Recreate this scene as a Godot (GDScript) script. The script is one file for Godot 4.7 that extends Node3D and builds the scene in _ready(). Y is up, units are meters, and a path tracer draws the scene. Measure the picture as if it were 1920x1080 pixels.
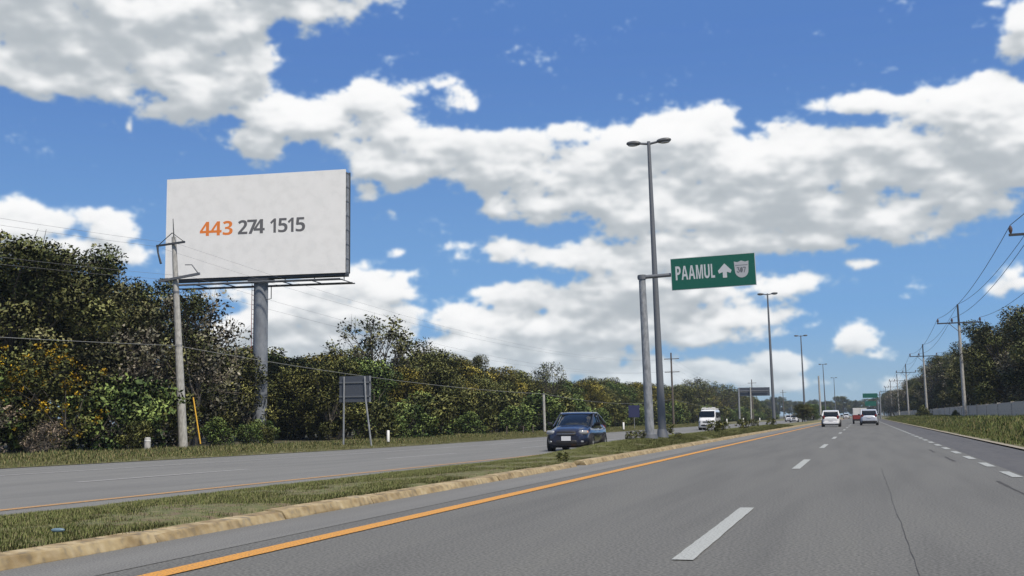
extends Node3D

# ---------------------------------------------------------------- clouds of the day: azimuth, elevation, half width, half height (degrees), weight
const CLOUDS := [
	[-16.0,2.6,6.0,0.9,1], [-9.0,1.9,6.0,0.8,0.9], [-27.5,3.2,6.0,0.9,1], [-21.5,3.0,3.5,0.8,0.8], [-3.5,1.6,3.5,0.5,0.6],
	[-38.7,18.1,7.8,2.6,1], [-33.5,18.8,4.5,2.4,1], [-39.3,16.1,4.0,1.2,0.9], [-32.0,17.4,3.3,1.9,1], [-35.7,16.9,3.9,1.5,0.9], [-26.8,20.3,2.9,0.9,0.8], [-29.7,21.5,7.3,1.7,1], [-40.2,20.9,9.8,3.0,1], [-31.7,15.6,2.9,1.1,0.9],
	[-33.6,14.6,1.5,0.6,0.7], [-30.4,16.3,1.9,1.0,0.9], [-28.8,15.5,1.4,0.8,0.6], [-27.5,14.6,3.3,1.1,1], [-25.1,15.3,2.3,1.2,1], [-23.7,15.9,2.0,1.0,1], [-29.2,13.7,1.9,0.9,0.8], [-29.6,12.9,1.0,0.6,0.5], [-22.6,14.3,1.8,0.8,0.7],
	[-25.9,13.7,1.1,0.5,0.45], [-20.3,16.4,1.5,0.7,0.45], [-19.0,15.8,1.3,0.6,0.4], [-26.5,16.6,0.5,0.4,0.35], [-35.6,14.1,0.2,0.4,0.35], [-27.3,18.9,0.8,0.4,0.35], [-21.1,13.1,3.6,1.2,1], [-22.9,12.4,2.3,1.0,1], [-24.1,11.5,1.1,0.9,0.7],
	[-18.8,13.7,2.6,0.9,1], [-16.9,13.2,2.3,1.2,1], [-18.4,12.4,2.3,1.1,0.9], [-17.2,10.7,1.5,0.7,0.7], [-11.6,12.8,4.6,1.6,1], [-7.5,14.6,2.1,0.9,0.9], [-9.2,13.9,4.3,1.1,0.9], [-5.0,12.5,6.7,1.8,1], [0.1,12.2,6.4,1.8,1],
	[4.0,11.3,4.0,1.5,1], [-13.0,11.1,5.1,1.4,1], [-7.7,10.4,8.1,1.7,1], [-0.0,9.7,6.4,1.4,1], [-2.6,8.8,6.1,1.0,0.9], [4.8,9.6,2.2,0.9,0.8], [-15.4,11.0,2.7,1.2,0.9], [-6.9,8.7,5.7,0.9,0.9], [-13.5,14.3,1.4,0.6,0.7],
	[0.5,14.7,2.5,0.6,0.8], [2.7,14.5,2.2,0.6,0.8], [5.3,14.2,3.0,1.2,1], [7.0,13.1,2.5,1.9,1], [7.3,11.5,2.0,1.5,1], [6.3,15.0,1.4,0.7,0.7], [7.7,16.8,1.1,1.0,0.8], [8.0,17.9,0.7,0.7,0.7], [6.7,18.6,0.7,0.3,0.3],
	[-11.7,8.0,4.7,1.1,0.9], [-7.8,7.9,3.4,0.9,0.9], [-13.1,5.9,4.5,1.2,1], [-17.1,5.9,2.1,0.9,0.9], [-18.5,4.9,2.4,1.1,0.9], [-15.8,4.3,4.3,1.0,1], [-10.5,4.7,6.8,1.3,1], [-5.3,4.6,3.3,0.7,0.7], [-3.7,6.4,3.2,0.5,0.6],
	[-14.5,3.1,5.6,0.9,0.9], [-19.0,3.8,2.1,1.2,0.9], [-9.1,6.2,5.8,1.1,0.9], [-18.0,8.4,2.4,0.6,0.75], [-22.5,8.3,0.6,0.3,0.5], [-22.7,10.1,0.5,0.5,0.3], [-24.0,6.6,2.5,1.1,0.9], [-27.4,6.0,4.1,1.1,1], [-29.5,4.9,2.3,0.9,0.9],
	[-25.9,4.9,4.2,1.0,1], [-27.4,4.1,5.7,0.9,1], [-22.1,7.2,1.2,0.4,0.5], [-23.3,5.2,2.4,0.7,0.8], [-39.8,9.1,3.2,1.0,0.9], [-36.6,9.3,2.0,0.9,0.8], [-40.4,10.0,1.3,0.6,0.5], [-38.6,8.2,4.4,0.8,0.9], [0.6,7.2,1.2,0.3,0.55],
	[6.9,5.9,1.3,0.9,0.8], [-3.6,2.4,1.8,0.8,0.8], [0.1,3.4,1.3,0.9,0.75], [1.0,2.8,1.0,0.6,0.65], [-6.9,2.3,2.3,0.6,0.7], [-9.7,2.4,4.2,0.6,0.7], [2.0,1.4,1.7,0.5,0.4], [-1.4,1.1,2.2,0.4,0.35],
]

var rng := RandomNumberGenerator.new()
var M := {}
var used := {}
var variants := {}


func field_noise(kind: int, seed_value: int, octaves: int) -> FastNoiseLite:
	var f := FastNoiseLite.new()
	f.noise_type = kind
	f.seed = seed_value
	f.frequency = 1.0
	f.fractal_type = FastNoiseLite.FRACTAL_FBM
	f.fractal_octaves = octaves
	f.fractal_gain = 0.47
	if kind == FastNoiseLite.TYPE_CELLULAR:
		f.cellular_return_type = FastNoiseLite.RETURN_DISTANCE
		f.cellular_distance_function = FastNoiseLite.DISTANCE_EUCLIDEAN_SQUARED
	return f


# one rectangle of the sky, w x h pixels of step degrees, first column at azimuth a0, first row at elevation e0
func sky_part(a0: float, e0: float, w: int, h: int, step: float) -> Image:
	var fine := field_noise(FastNoiseLite.TYPE_SIMPLEX_SMOOTH, 11, 3)
	var wisps := field_noise(FastNoiseLite.TYPE_SIMPLEX_SMOOTH, 17, 4)
	wisps.fractal_gain = 0.6
	var puff := field_noise(FastNoiseLite.TYPE_CELLULAR, 5, 2)
	var large := field_noise(FastNoiseLite.TYPE_SIMPLEX_SMOOTH, 23, 3)
	var base := PackedFloat32Array()
	base.resize(w * h)
	for b in CLOUDS:
		var x0 := maxi(0, int((b[0] - b[2] * 1.5 - a0) / step))
		var x1 := mini(w - 1, int((b[0] + b[2] * 1.5 - a0) / step))
		var y0 := maxi(0, int((e0 - b[1] - b[3] * 1.5) / step))
		var y1 := mini(h - 1, int((e0 - b[1] + b[3] * 1.5) / step))
		for y in range(y0, y1 + 1):
			var dy: float = (e0 - y * step - b[1]) / b[3] / 1.45
			for x in range(x0, x1 + 1):
				var dx: float = (a0 + x * step - b[0]) / b[2] / 1.45
				var r := dx * dx + dy * dy
				if r < 1.0:
					var v: float = b[4] * (1.0 - r) * (1.0 - r)
					base[y * w + x] = sqrt(base[y * w + x] * base[y * w + x] + v * v) if base[y * w + x] + v < 1.0 else maxf(base[y * w + x], v) + 0.12 * minf(base[y * w + x], v)
	var d := PackedFloat32Array()
	d.resize(w * h)
	var ragged := PackedFloat32Array()
	ragged.resize(w * h)
	for y in h:
		var el := deg_to_rad(e0 - y * step)
		if el < -0.06:
			break
		var ce := cos(el)
		var se := sin(el)
		for x in w:
			var az_deg := a0 + x * step
			var az := deg_to_rad(az_deg)
			var p := Vector3(sin(az) * ce, se * 1.7, -cos(az) * ce)
			var n := fine.get_noise_3dv(p * 20.0) * 1.1 - puff.get_noise_3dv(p * 34.0) * 0.5 - 0.3
			var inside := base[y * w + x]
			# beyond the clouds listed above the same broken cloud goes on round the sky
			var away := maxf(maxf(-46.0 - az_deg, az_deg - 11.0) / 8.0, (rad_to_deg(el) - 23.0) / 6.0)
			if away > 0.0:
				inside = maxf(inside, clampf(away, 0.0, 1.0) * clampf(large.get_noise_3dv(p * 2.6) * 1.9 + 0.22, 0.0, 0.95))
			d[y * w + x] = minf(inside, 0.85) * 1.25 - 0.24 + n * (0.36 + (0.42 + 0.3 * (1.0 - smoothstep(0.02, 0.1, el))) * minf(inside * 2.2, 1.0))
			ragged[y * w + x] = d[y * w + x] + wisps.get_noise_3dv(p * 95.0) * 0.30
	var out := PackedByteArray()
	out.resize(w * h * 3)
	var up := maxf(1.0, 0.28 / step)
	var layers := field_noise(FastNoiseLite.TYPE_SIMPLEX_SMOOTH, 31, 4)
	for y in h:
		var el_deg := e0 - y * step
		var t := clampf(el_deg / 20.0, 0.0, 1.0)
		var air := Color(0.630, 0.735, 0.810).lerp(Color(0.490, 0.670, 0.860), smoothstep(0.0, 0.28, t)).lerp(Color(0.355, 0.515, 0.768), smoothstep(0.15, 1.0, t))
		air = air.lerp(Color(0.200, 0.340, 0.620), smoothstep(20.0, 75.0, el_deg))
		var hazy := 1.0 - smoothstep(0.0, 5.0, el_deg)
		for x in w:
			var c := air
			var k := y * w + x
			var v := d[k]
			var a := smoothstep(-0.04, 0.42, ragged[k])
			if a > 0.0:
				var over := 0.0
				for s in 7:
					var yy := y - int(up * (s + 1) * (0.7 + 0.16 * s))
					if yy >= 0:
						over += clampf(d[yy * w + x], 0.0, 0.8) / 7.0
				var relief := 0.0
				for s in 3:
					var reach: float = up * [0.8, 2.2, 5.0][s]
					var yu := maxi(0, y - int(reach) - 1)
					var xu := mini(w - 1, x + int(reach * 0.5))
					relief += clampf((v - d[yu * w + xu]) * [0.34, 0.36, 0.42][s], -0.2, 0.25)
				var band := layers.get_noise_2d((a0 + x * step) * 0.09, el_deg * 0.5)
				var dark := 0.5 + 0.5 * tanh(1.75 * (over * 0.75 + band * 0.8 * clampf(v * 1.5, 0.0, 1.0) - relief * 1.3 + (v - ragged[k]) * 0.6 - 0.32))
				var body := Color(1.0, 1.0, 1.0).lerp(Color(0.70, 0.73, 0.755), dark)
				body = body.lerp(Color(0.80, 0.85, 0.88), hazy * 0.5)
				c = air.lerp(body, a * (1.0 - hazy * 0.12))
			if el_deg < -1.0:
				c = Color(0.33, 0.33, 0.29)
			out[k * 3] = int(clampf(c.r, 0, 1) * 255.0)
			out[k * 3 + 1] = int(clampf(c.g, 0, 1) * 255.0)
			out[k * 3 + 2] = int(clampf(c.b, 0, 1) * 255.0)
	return Image.create_from_data(w, h, false, Image.FORMAT_RGB8, out)


func sky_image() -> Image:
	var all := sky_part(-180.0 + 0.18, 90.0 - 0.18, 1024, 512, 0.3515625)
	all.resize(4096, 2048, Image.INTERPOLATE_CUBIC)
	var step := 360.0 / 4096.0
	var x0 := int((-50.0 + 180.0) / step)
	var y0 := int((90.0 - 27.0) / step)
	var part := sky_part(-180.0 + (x0 + 0.5) * step, 90.0 - (y0 + 0.5) * step, 740, 340, step)
	all.blit_rect(part, Rect2i(0, 0, 740, 340), Vector2i(x0, y0))
	# the panorama's first column looks along -Z
	var turned := Image.create_empty(4096, 2048, false, Image.FORMAT_RGB8)
	turned.blit_rect(all, Rect2i(2048, 0, 2048, 2048), Vector2i(0, 0))
	turned.blit_rect(all, Rect2i(0, 0, 2048, 2048), Vector2i(2048, 0))
	return turned


func set_view() -> void:
	var cam := Camera3D.new()
	cam.name = "camera"
	cam.fov = 28.2
	cam.near = 0.1
	cam.far = 9000.0
	# held at dashboard height in the right-hand lane, turned left towards the billboard and a little up
	cam.transform = Transform3D(Basis(Vector3(0.956642, -0.011921, -0.291022), Vector3(0.044403, 0.993453, 0.105263), Vector3(0.287862, -0.113621, 0.950908)).orthonormalized(), Vector3(0, 1.05, 0))
	add_child(cam)
	var e := Environment.new()
	e.tonemap_mode = Environment.TONE_MAPPER_LINEAR
	e.tonemap_exposure = 1.0
	e.background_mode = Environment.BG_SKY
	var sm := PanoramaSkyMaterial.new()
	sm.panorama = ImageTexture.create_from_image(sky_image())
	e.sky = Sky.new()
	e.sky.sky_material = sm
	e.fog_enabled = true
	e.fog_density = 0.00018
	e.fog_light_color = Color(0.72, 0.79, 0.86)
	e.sdfgi_enabled = true
	e.ssao_enabled = true
	e.ssil_enabled = true
	var we := WorldEnvironment.new()
	we.name = "world_environment"
	we.environment = e
	add_child(we)
	# the sun stands high behind the right shoulder, thinly veiled
	var sun := DirectionalLight3D.new()
	sun.name = "sun"
	sun.light_energy = 1.45
	sun.light_angular_distance = 4.0
	sun.light_color = Color(1.0, 0.96, 0.9)
	sun.shadow_enabled = true
	add_child(sun)
	sun.look_at_from_position(Vector3.ZERO, -Vector3(0.42, 0.82, 0.36), Vector3.UP)


# ---------------------------------------------------------------- helpers
func lin(r: float, g: float, b: float) -> Color:
	return Color(r, g, b).linear_to_srgb()


func mat(called: String, col: Color, rough := 0.8, metal := 0.0) -> StandardMaterial3D:
	var m := StandardMaterial3D.new()
	m.resource_name = called
	m.albedo_color = col.linear_to_srgb()
	m.roughness = rough
	m.metallic = metal
	m.cull_mode = BaseMaterial3D.CULL_DISABLED
	M[called] = m
	return m


func noise_tex(seed_value: int, freq: float, octaves: int, stops: Array, cols: Array, size := 512, kind := FastNoiseLite.TYPE_SIMPLEX_SMOOTH) -> NoiseTexture2D:
	var f := FastNoiseLite.new()
	f.noise_type = kind
	f.seed = seed_value
	f.frequency = freq
	f.fractal_type = FastNoiseLite.FRACTAL_FBM
	f.fractal_octaves = octaves
	var t := NoiseTexture2D.new()
	t.width = size
	t.height = size
	t.seamless = true
	t.noise = f
	var g := Gradient.new()
	g.offsets = PackedFloat32Array(stops)
	var list := PackedColorArray()
	for c in cols:
		list.append(c.linear_to_srgb())
	g.colors = list
	t.color_ramp = g
	return t


# a material of two noise layers: the first gives the colour, the second multiplies it
func ground_mat(called: String, first: Texture2D, scale1: Vector3, second: Texture2D, scale2: Vector3, rough := 0.9) -> StandardMaterial3D:
	var m := mat(called, Color(1, 1, 1), rough)
	m.albedo_texture = first
	m.uv1_triplanar = true
	m.uv1_world_triplanar = true
	m.uv1_scale = scale1
	if second:
		m.detail_enabled = true
		m.detail_albedo = second
		m.detail_blend_mode = BaseMaterial3D.BLEND_MODE_MUL
		m.detail_uv_layer = BaseMaterial3D.DETAIL_UV_2
		m.uv2_triplanar = true
		m.uv2_world_triplanar = true
		m.uv2_scale = scale2
	return m


func numbered(called: String) -> String:
	used[called] = used.get(called, 0) + 1
	return called if used[called] == 1 else "%s_%03d" % [called, used[called] - 1]


func begin() -> SurfaceTool:
	var st := SurfaceTool.new()
	st.begin(Mesh.PRIMITIVE_TRIANGLES)
	return st


func done(st: SurfaceTool) -> ArrayMesh:
	st.generate_normals()
	return st.commit()


func part(called: String, mesh: Mesh, m: Material, parent: Node) -> MeshInstance3D:
	var o := MeshInstance3D.new()
	o.name = numbered(called) if parent == self else called
	o.mesh = mesh
	o.material_override = m
	parent.add_child(o, true)
	return o


func piece(called: String, st: SurfaceTool, m: Material, parent: Node) -> MeshInstance3D:
	return part(called, done(st), m, parent)


func tag(o: Node, label: String, category: String, group := "") -> void:
	o.set_meta("label", label)
	o.set_meta("category", category)
	if group:
		o.set_meta("group", group)


func thing(called: String, label: String, category: String, at := Vector3.ZERO, turn := 0.0, group := "") -> Node3D:
	var o := Node3D.new()
	o.name = numbered(called)
	add_child(o)
	o.position = at
	o.rotation.y = turn
	tag(o, label, category, group)
	return o


func structure(o: Node) -> Node:
	o.set_meta("kind", "structure")
	return o


func quad(st: SurfaceTool, a: Vector3, b: Vector3, c: Vector3, d: Vector3) -> void:
	for p in [a, c, b, a, d, c]:
		st.add_vertex(p)


func box(st: SurfaceTool, c: Vector3, s: Vector3, b := Basis()) -> void:
	st.set_smooth_group(-1)
	var h := s * 0.5
	var k := []
	for i in 8:
		k.append(c + b * Vector3(h.x if i & 1 else -h.x, h.y if i & 2 else -h.y, h.z if i & 4 else -h.z))
	quad(st, k[4], k[5], k[7], k[6])
	quad(st, k[1], k[0], k[2], k[3])
	quad(st, k[5], k[1], k[3], k[7])
	quad(st, k[0], k[4], k[6], k[2])
	quad(st, k[6], k[7], k[3], k[2])
	quad(st, k[0], k[1], k[5], k[4])


func tube(st: SurfaceTool, pts: Array, radii: Array, sides := 8, caps := true) -> void:
	var rings := []
	for i in pts.size():
		var dir: Vector3 = (pts[mini(i + 1, pts.size() - 1)] - pts[maxi(i - 1, 0)]).normalized()
		var side := dir.cross(Vector3.FORWARD if absf(dir.z) < 0.9 else Vector3.UP).normalized()
		var other := side.cross(dir).normalized()
		var r := PackedVector3Array()
		for k in sides:
			var a := TAU * k / sides
			r.append(pts[i] + (side * cos(a) + other * sin(a)) * radii[i])
		rings.append(r)
	loft(st, rings, caps)


func loft(st: SurfaceTool, rings: Array, caps := true, smooth := true) -> void:
	st.set_smooth_group(1 if smooth else -1)
	var n: int = rings[0].size()
	for i in rings.size() - 1:
		for k in n:
			var l := (k + 1) % n
			quad(st, rings[i][k], rings[i][l], rings[i + 1][l], rings[i + 1][k])
	if caps:
		st.set_smooth_group(-1)
		for r in [rings[0], rings[-1]]:
			var mid := Vector3.ZERO
			for p in r:
				mid += p / n
			for k in n:
				for p in [mid, r[k], r[(k + 1) % n]]:
					st.add_vertex(p)


# rounded block: a superellipsoid
func pill(st: SurfaceTool, c: Vector3, s: Vector3, e := 3.0, b := Basis(), nu := 14, nv := 8) -> void:
	var rings := []
	for j in nv + 1:
		var v := -PI / 2 + PI * j / nv
		var r := PackedVector3Array()
		for i in nu:
			var u := TAU * i / nu
			var cv := pow(absf(cos(v)), 2.0 / e)
			r.append(c + b * Vector3(s.x * cv * signf(cos(u)) * pow(absf(cos(u)), 2.0 / e), s.y * signf(sin(v)) * pow(absf(sin(v)), 2.0 / e), s.z * cv * signf(sin(u)) * pow(absf(sin(u)), 2.0 / e)))
		rings.append(r)
	loft(st, rings, false)


# a flat outline in XY given a thickness along z
func plate(st: SurfaceTool, outline: PackedVector2Array, z0: float, z1: float) -> void:
	st.set_smooth_group(-1)
	var idx := Geometry2D.triangulate_polygon(outline)
	for z in [z0, z1]:
		for i in idx:
			st.add_vertex(Vector3(outline[i].x, outline[i].y, z))
	for i in outline.size():
		var a := outline[i]
		var b := outline[(i + 1) % outline.size()]
		quad(st, Vector3(a.x, a.y, z0), Vector3(b.x, b.y, z0), Vector3(b.x, b.y, z1), Vector3(a.x, a.y, z1))


# lettering: pen strokes of a given width, each a thin raised ribbon with round joints
func strokes(st: SurfaceTool, lines: Array, at: Vector2, size: Vector2, pen: float, z0: float, z1: float) -> void:
	for line in lines:
		var joined: Array = []
		var pts := PackedVector2Array()
		for p in line:
			pts.append(at + Vector2(p[0], p[1]) * size)
		joined = Geometry2D.offset_polyline(pts, pen * 0.5, Geometry2D.JOIN_ROUND, Geometry2D.END_SQUARE)
		for poly in joined:
			if not Geometry2D.is_polygon_clockwise(poly):
				plate(st, poly, z0, z1)


# one character of type as its own thin raised mesh, fitted into a box of the given size
func letter(ch: String, at: Vector2, size: Vector2, z: float, m: Material, parent: Node, called: String) -> void:
	var f := SystemFont.new()
	f.font_names = PackedStringArray(["Droid Sans"])
	f.font_weight = 700
	var t := TextMesh.new()
	t.font = f
	t.text = ch
	t.font_size = 64
	t.depth = 0.02
	t.curve_step = 1.0
	var b := t.get_aabb()
	var o := part(called, t, m, parent)
	o.scale = Vector3(size.x / b.size.x, size.y / b.size.y, 0.2)
	o.position = Vector3(at.x - b.position.x * o.scale.x, at.y - b.position.y * o.scale.y, z)


func arc(cx: float, cy: float, rx: float, ry: float, a0: float, a1: float, n := 10) -> Array:
	var out := []
	for i in n + 1:
		var a := deg_to_rad(lerpf(a0, a1, float(i) / n))
		out.append([cx + cos(a) * rx, cy + sin(a) * ry])
	return out


func glyph(ch: String) -> Array:
	match ch:
		"1": return [[[0.15, 0.86], [0.55, 1.0], [0.55, 0.0]]]
		"2": return [arc(0.5, 0.7, 0.45, 0.3, 160, -35) + [[0.05, 0.0], [1.0, 0.0]]]
		"3": return [[[0.05, 1.0], [0.9, 1.0], [0.45, 0.6]] + arc(0.48, 0.3, 0.47, 0.3, 85, -155)]
		"4": return [[[0.6, 1.0], [0.0, 0.24], [1.0, 0.24]], [[0.74, 0.48], [0.74, 0.0]]]
		"5": return [[[0.88, 1.0], [0.22, 1.0], [0.16, 0.56]] + arc(0.46, 0.31, 0.46, 0.3, 110, -150)]
		"7": return [[[0.0, 1.0], [0.95, 1.0], [0.35, 0.0]]]
		"0": return [arc(0.5, 0.5, 0.45, 0.5, 0, 360, 16)]
		"P": return [[[0.0, 0.0], [0.0, 1.0], [0.55, 1.0]] + arc(0.55, 0.74, 0.4, 0.26, 80, -80) + [[0.0, 0.48]]]
		"A": return [[[0.0, 0.0], [0.5, 1.0], [1.0, 0.0]], [[0.2, 0.3], [0.8, 0.3]]]
		"M": return [[[0.0, 0.0], [0.0, 1.0], [0.5, 0.3], [1.0, 1.0], [1.0, 0.0]]]
		"U": return [[[0.0, 1.0], [0.0, 0.3]] + arc(0.5, 0.3, 0.5, 0.3, 180, 360) + [[1.0, 1.0]]]
		"L": return [[[0.0, 1.0], [0.0, 0.0], [0.9, 0.0]]]
	return []


# level of the ground: the oncoming carriageway lies a little lower than the near one
func left_level(z: float) -> float:
	return -0.24 * smoothstep(0.0, 1.0, clampf(-z / 60.0, 0.0, 1.0)) if z < 0.0 else 0.0


func level(x: float, z: float) -> float:
	if x > -6.3:
		return 0.0
	if x < -9.7:
		return left_level(z)
	return lerpf(0.085, left_level(z), (-6.3 - x) / 3.4) + lerpf(0.05, 0.3, smoothstep(28.0, 41.0, -z)) * sin(PI * clampf((-6.2 - x) / 3.5, 0.0, 1.0))


# a sheet that follows x columns and z rows, lifted above the given heights
func sheet(xs: Array, zs: Array, height: Callable) -> SurfaceTool:
	var st := begin()
	st.set_smooth_group(1)
	for i in xs.size() - 1:
		for j in zs.size() - 1:
			var k := []
			for o in [[0, 0], [1, 0], [1, 1], [0, 1]]:
				var x: float = xs[i + o[0]]
				var z: float = zs[j + o[1]]
				k.append(Vector3(x, height.call(x, z), z))
			quad(st, k[0], k[3], k[2], k[1])
	return st


# ---------------------------------------------------------------- materials
func make_materials() -> void:
	var aggregate := noise_tex(3, 0.05, 5, [0.15, 0.42, 0.6, 0.85], [Color(0.060, 0.060, 0.055), Color(0.112, 0.113, 0.105), Color(0.134, 0.135, 0.126), Color(0.20, 0.20, 0.186)], 1024)
	var streaks := noise_tex(8, 0.014, 5, [0.2, 0.5, 0.8], [Color(0.83, 0.83, 0.83), Color(0.94, 0.94, 0.94), Color(1.0, 1.0, 0.99)], 1024)
	ground_mat("asphalt", aggregate, Vector3(0.55, 0.55, 0.55), streaks, Vector3(0.085, 0.085, 0.0055), 0.88)
	var pale := noise_tex(4, 0.11, 4, [0.2, 0.5, 0.8], [Color(0.112, 0.113, 0.107), Color(0.162, 0.163, 0.154), Color(0.23, 0.23, 0.217)])
	ground_mat("old_asphalt", pale, Vector3(0.8, 0.8, 0.8), streaks, Vector3(0.08, 0.08, 0.006), 0.88)
	var dark := noise_tex(6, 0.12, 4, [0.2, 0.5, 0.8], [Color(0.055, 0.055, 0.058), Color(0.085, 0.085, 0.088), Color(0.14, 0.14, 0.138)])
	ground_mat("shoulder_asphalt", dark, Vector3(0.8, 0.8, 0.8), streaks, Vector3(0.2, 0.2, 0.03), 0.9)
	var soil := noise_tex(12, 0.03, 5, [0.25, 0.42, 0.55, 0.8], [Color(0.17, 0.125, 0.075), Color(0.13, 0.13, 0.05), Color(0.11, 0.125, 0.04), Color(0.19, 0.165, 0.08)])
	var tufty := noise_tex(14, 0.09, 4, [0.2, 0.6], [Color(0.55, 0.55, 0.5), Color(1, 1, 1)])
	ground_mat("turf", soil, Vector3(0.16, 0.16, 0.16), tufty, Vector3(0.7, 0.7, 0.7), 0.95)
	var wild := noise_tex(15, 0.02, 5, [0.25, 0.5, 0.8], [Color(0.05, 0.05, 0.02), Color(0.07, 0.065, 0.03), Color(0.11, 0.09, 0.05)])
	ground_mat("scrub_soil", wild, Vector3(0.05, 0.05, 0.05), tufty, Vector3(0.5, 0.5, 0.5), 0.95)
	var worn := noise_tex(21, 0.05, 5, [0.24, 0.36, 0.55, 0.7], [Color(0.20, 0.17, 0.12), Color(0.31, 0.245, 0.135), Color(0.38, 0.30, 0.165), Color(0.42, 0.35, 0.22)])
	var grime := noise_tex(22, 0.03, 5, [0.3, 0.5, 0.7], [Color(0.6, 0.55, 0.48), Color(0.93, 0.91, 0.88), Color(1, 1, 1)])
	ground_mat("kerb_paint", worn, Vector3(0.22, 0.22, 0.22), grime, Vector3(0.1, 0.3, 0.1), 0.9)
	var yel := noise_tex(25, 0.09, 4, [0.22, 0.34, 0.6], [Color(0.16, 0.13, 0.1), Color(0.47, 0.215, 0.035), Color(0.60, 0.285, 0.045)])
	ground_mat("yellow_paint", yel, Vector3(0.8, 0.8, 0.8), null, Vector3.ONE, 0.75)
	var faded := noise_tex(26, 0.07, 4, [0.3, 0.45, 0.7], [Color(0.17, 0.16, 0.15), Color(0.38, 0.22, 0.09), Color(0.46, 0.25, 0.08)])
	ground_mat("faded_yellow_paint", faded, Vector3(0.7, 0.7, 0.7), null, Vector3.ONE, 0.85)
	var wht := noise_tex(27, 0.09, 4, [0.2, 0.35, 0.65], [Color(0.15, 0.15, 0.15), Color(0.30, 0.315, 0.30), Color(0.38, 0.40, 0.385)])
	ground_mat("white_paint", wht, Vector3(0.8, 0.8, 0.8), null, Vector3.ONE, 0.75)
	var wht2 := noise_tex(28, 0.08, 4, [0.3, 0.5, 0.8], [Color(0.17, 0.17, 0.17), Color(0.34, 0.34, 0.335), Color(0.46, 0.46, 0.45)])
	ground_mat("faded_white_paint", wht2, Vector3(0.8, 0.8, 0.8), null, Vector3.ONE, 0.85)
	var tar := mat("tar", Color(0.068, 0.066, 0.064), 0.8)
	tar.metallic_specular = 0.3
	var con := noise_tex(31, 0.04, 5, [0.25, 0.5, 0.8], [Color(0.26, 0.255, 0.24), Color(0.36, 0.355, 0.335), Color(0.46, 0.455, 0.43)])
	ground_mat("concrete", con, Vector3(0.5, 0.12, 0.5), null, Vector3.ONE, 0.9)
	var wallc := noise_tex(32, 0.03, 5, [0.25, 0.5, 0.8], [Color(0.40, 0.36, 0.30), Color(0.53, 0.475, 0.395), Color(0.60, 0.54, 0.46)])
	ground_mat("wall_block", wallc, Vector3(0.3, 0.3, 0.3), null, Vector3.ONE, 0.95)
	var zinc := noise_tex(33, 0.03, 4, [0.25, 0.5, 0.8], [Color(0.20, 0.21, 0.225), Color(0.27, 0.285, 0.30), Color(0.34, 0.355, 0.37)])
	var z := ground_mat("galvanised", zinc, Vector3(0.5, 0.2, 0.5), null, Vector3.ONE, 0.55)
	z.metallic = 0.25
	mat("dusty_edge", Color(0.27, 0.24, 0.19), 0.95)
	mat("dark_metal", Color(0.05, 0.055, 0.062), 0.6, 0.2)
	mat("mid_metal", Color(0.15, 0.16, 0.175), 0.55, 0.3)
	mat("lamp_housing", Color(0.11, 0.115, 0.12), 0.5, 0.2)
	mat("lamp_glass", Color(0.45, 0.46, 0.46), 0.2)
	mat("wire", Color(0.03, 0.03, 0.034), 0.6)
	mat("grey_cable", Color(0.22, 0.225, 0.22), 0.7)
	mat("weathered_wood", Color(0.11, 0.09, 0.075), 0.9)
	mat("insulator", Color(0.10, 0.06, 0.05), 0.3)
	var col := noise_tex(34, 0.02, 5, [0.25, 0.5, 0.8], [Color(0.15, 0.165, 0.19), Color(0.19, 0.21, 0.24), Color(0.24, 0.26, 0.285)])
	ground_mat("column_paint", col, Vector3(0.2, 0.08, 0.2), null, Vector3.ONE, 0.55)
	var vinyl := noise_tex(35, 0.012, 5, [0.25, 0.45, 0.6, 0.8], [Color(0.83, 0.825, 0.80), Color(0.865, 0.86, 0.835), Color(0.875, 0.87, 0.845), Color(0.89, 0.885, 0.86)])
	var specks := noise_tex(36, 0.05, 3, [0.16, 0.24, 0.8, 0.88], [Color(0.9, 0.89, 0.88), Color(1, 1, 1), Color(1, 1, 1), Color(0.96, 0.955, 0.95)])
	ground_mat("billboard_vinyl", vinyl, Vector3(0.14, 0.14, 0.14), specks, Vector3(0.3, 0.3, 0.3), 0.8)
	mat("orange_print", Color(0.80, 0.22, 0.035), 0.8)
	mat("grey_print", Color(0.13, 0.13, 0.135), 0.8)
	mat("sign_green", Color(0.002, 0.098, 0.066), 0.5)
	mat("sign_white", Color(0.50, 0.53, 0.55), 0.5)
	mat("sign_shield", Color(0.40, 0.42, 0.44), 0.5)
	mat("sign_back", Color(0.07, 0.08, 0.10), 0.6, 0.15)
	mat("sign_blue", Color(0.03, 0.035, 0.10), 0.6)
	mat("post_white", Color(0.72, 0.72, 0.70), 0.7)
	mat("post_black", Color(0.02, 0.02, 0.02), 0.7)
	mat("guard_yellow", Color(0.72, 0.42, 0.04), 0.5)
	mat("red_paint", Color(0.22, 0.035, 0.03), 0.5)
	mat("litter_blue", Color(0.12, 0.19, 0.24), 0.4)
	mat("thin_wire", Color(0.2, 0.2, 0.21), 0.6)
	var blue := mat("navy_paint", Color(0.008, 0.012, 0.036), 0.3, 0.3)
	blue.clearcoat_enabled = true
	blue.clearcoat = 1.0
	blue.clearcoat_roughness = 0.04
	var wcar := mat("white_car_paint", Color(0.68, 0.69, 0.70), 0.35)
	wcar.clearcoat_enabled = true
	wcar.clearcoat = 0.8
	wcar.clearcoat_roughness = 0.05
	var scar := mat("silver_car_paint", Color(0.48, 0.52, 0.60), 0.35, 0.2)
	scar.clearcoat_enabled = true
	scar.clearcoat = 0.8
	mat("truck_white", Color(0.62, 0.62, 0.60), 0.5)
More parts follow.
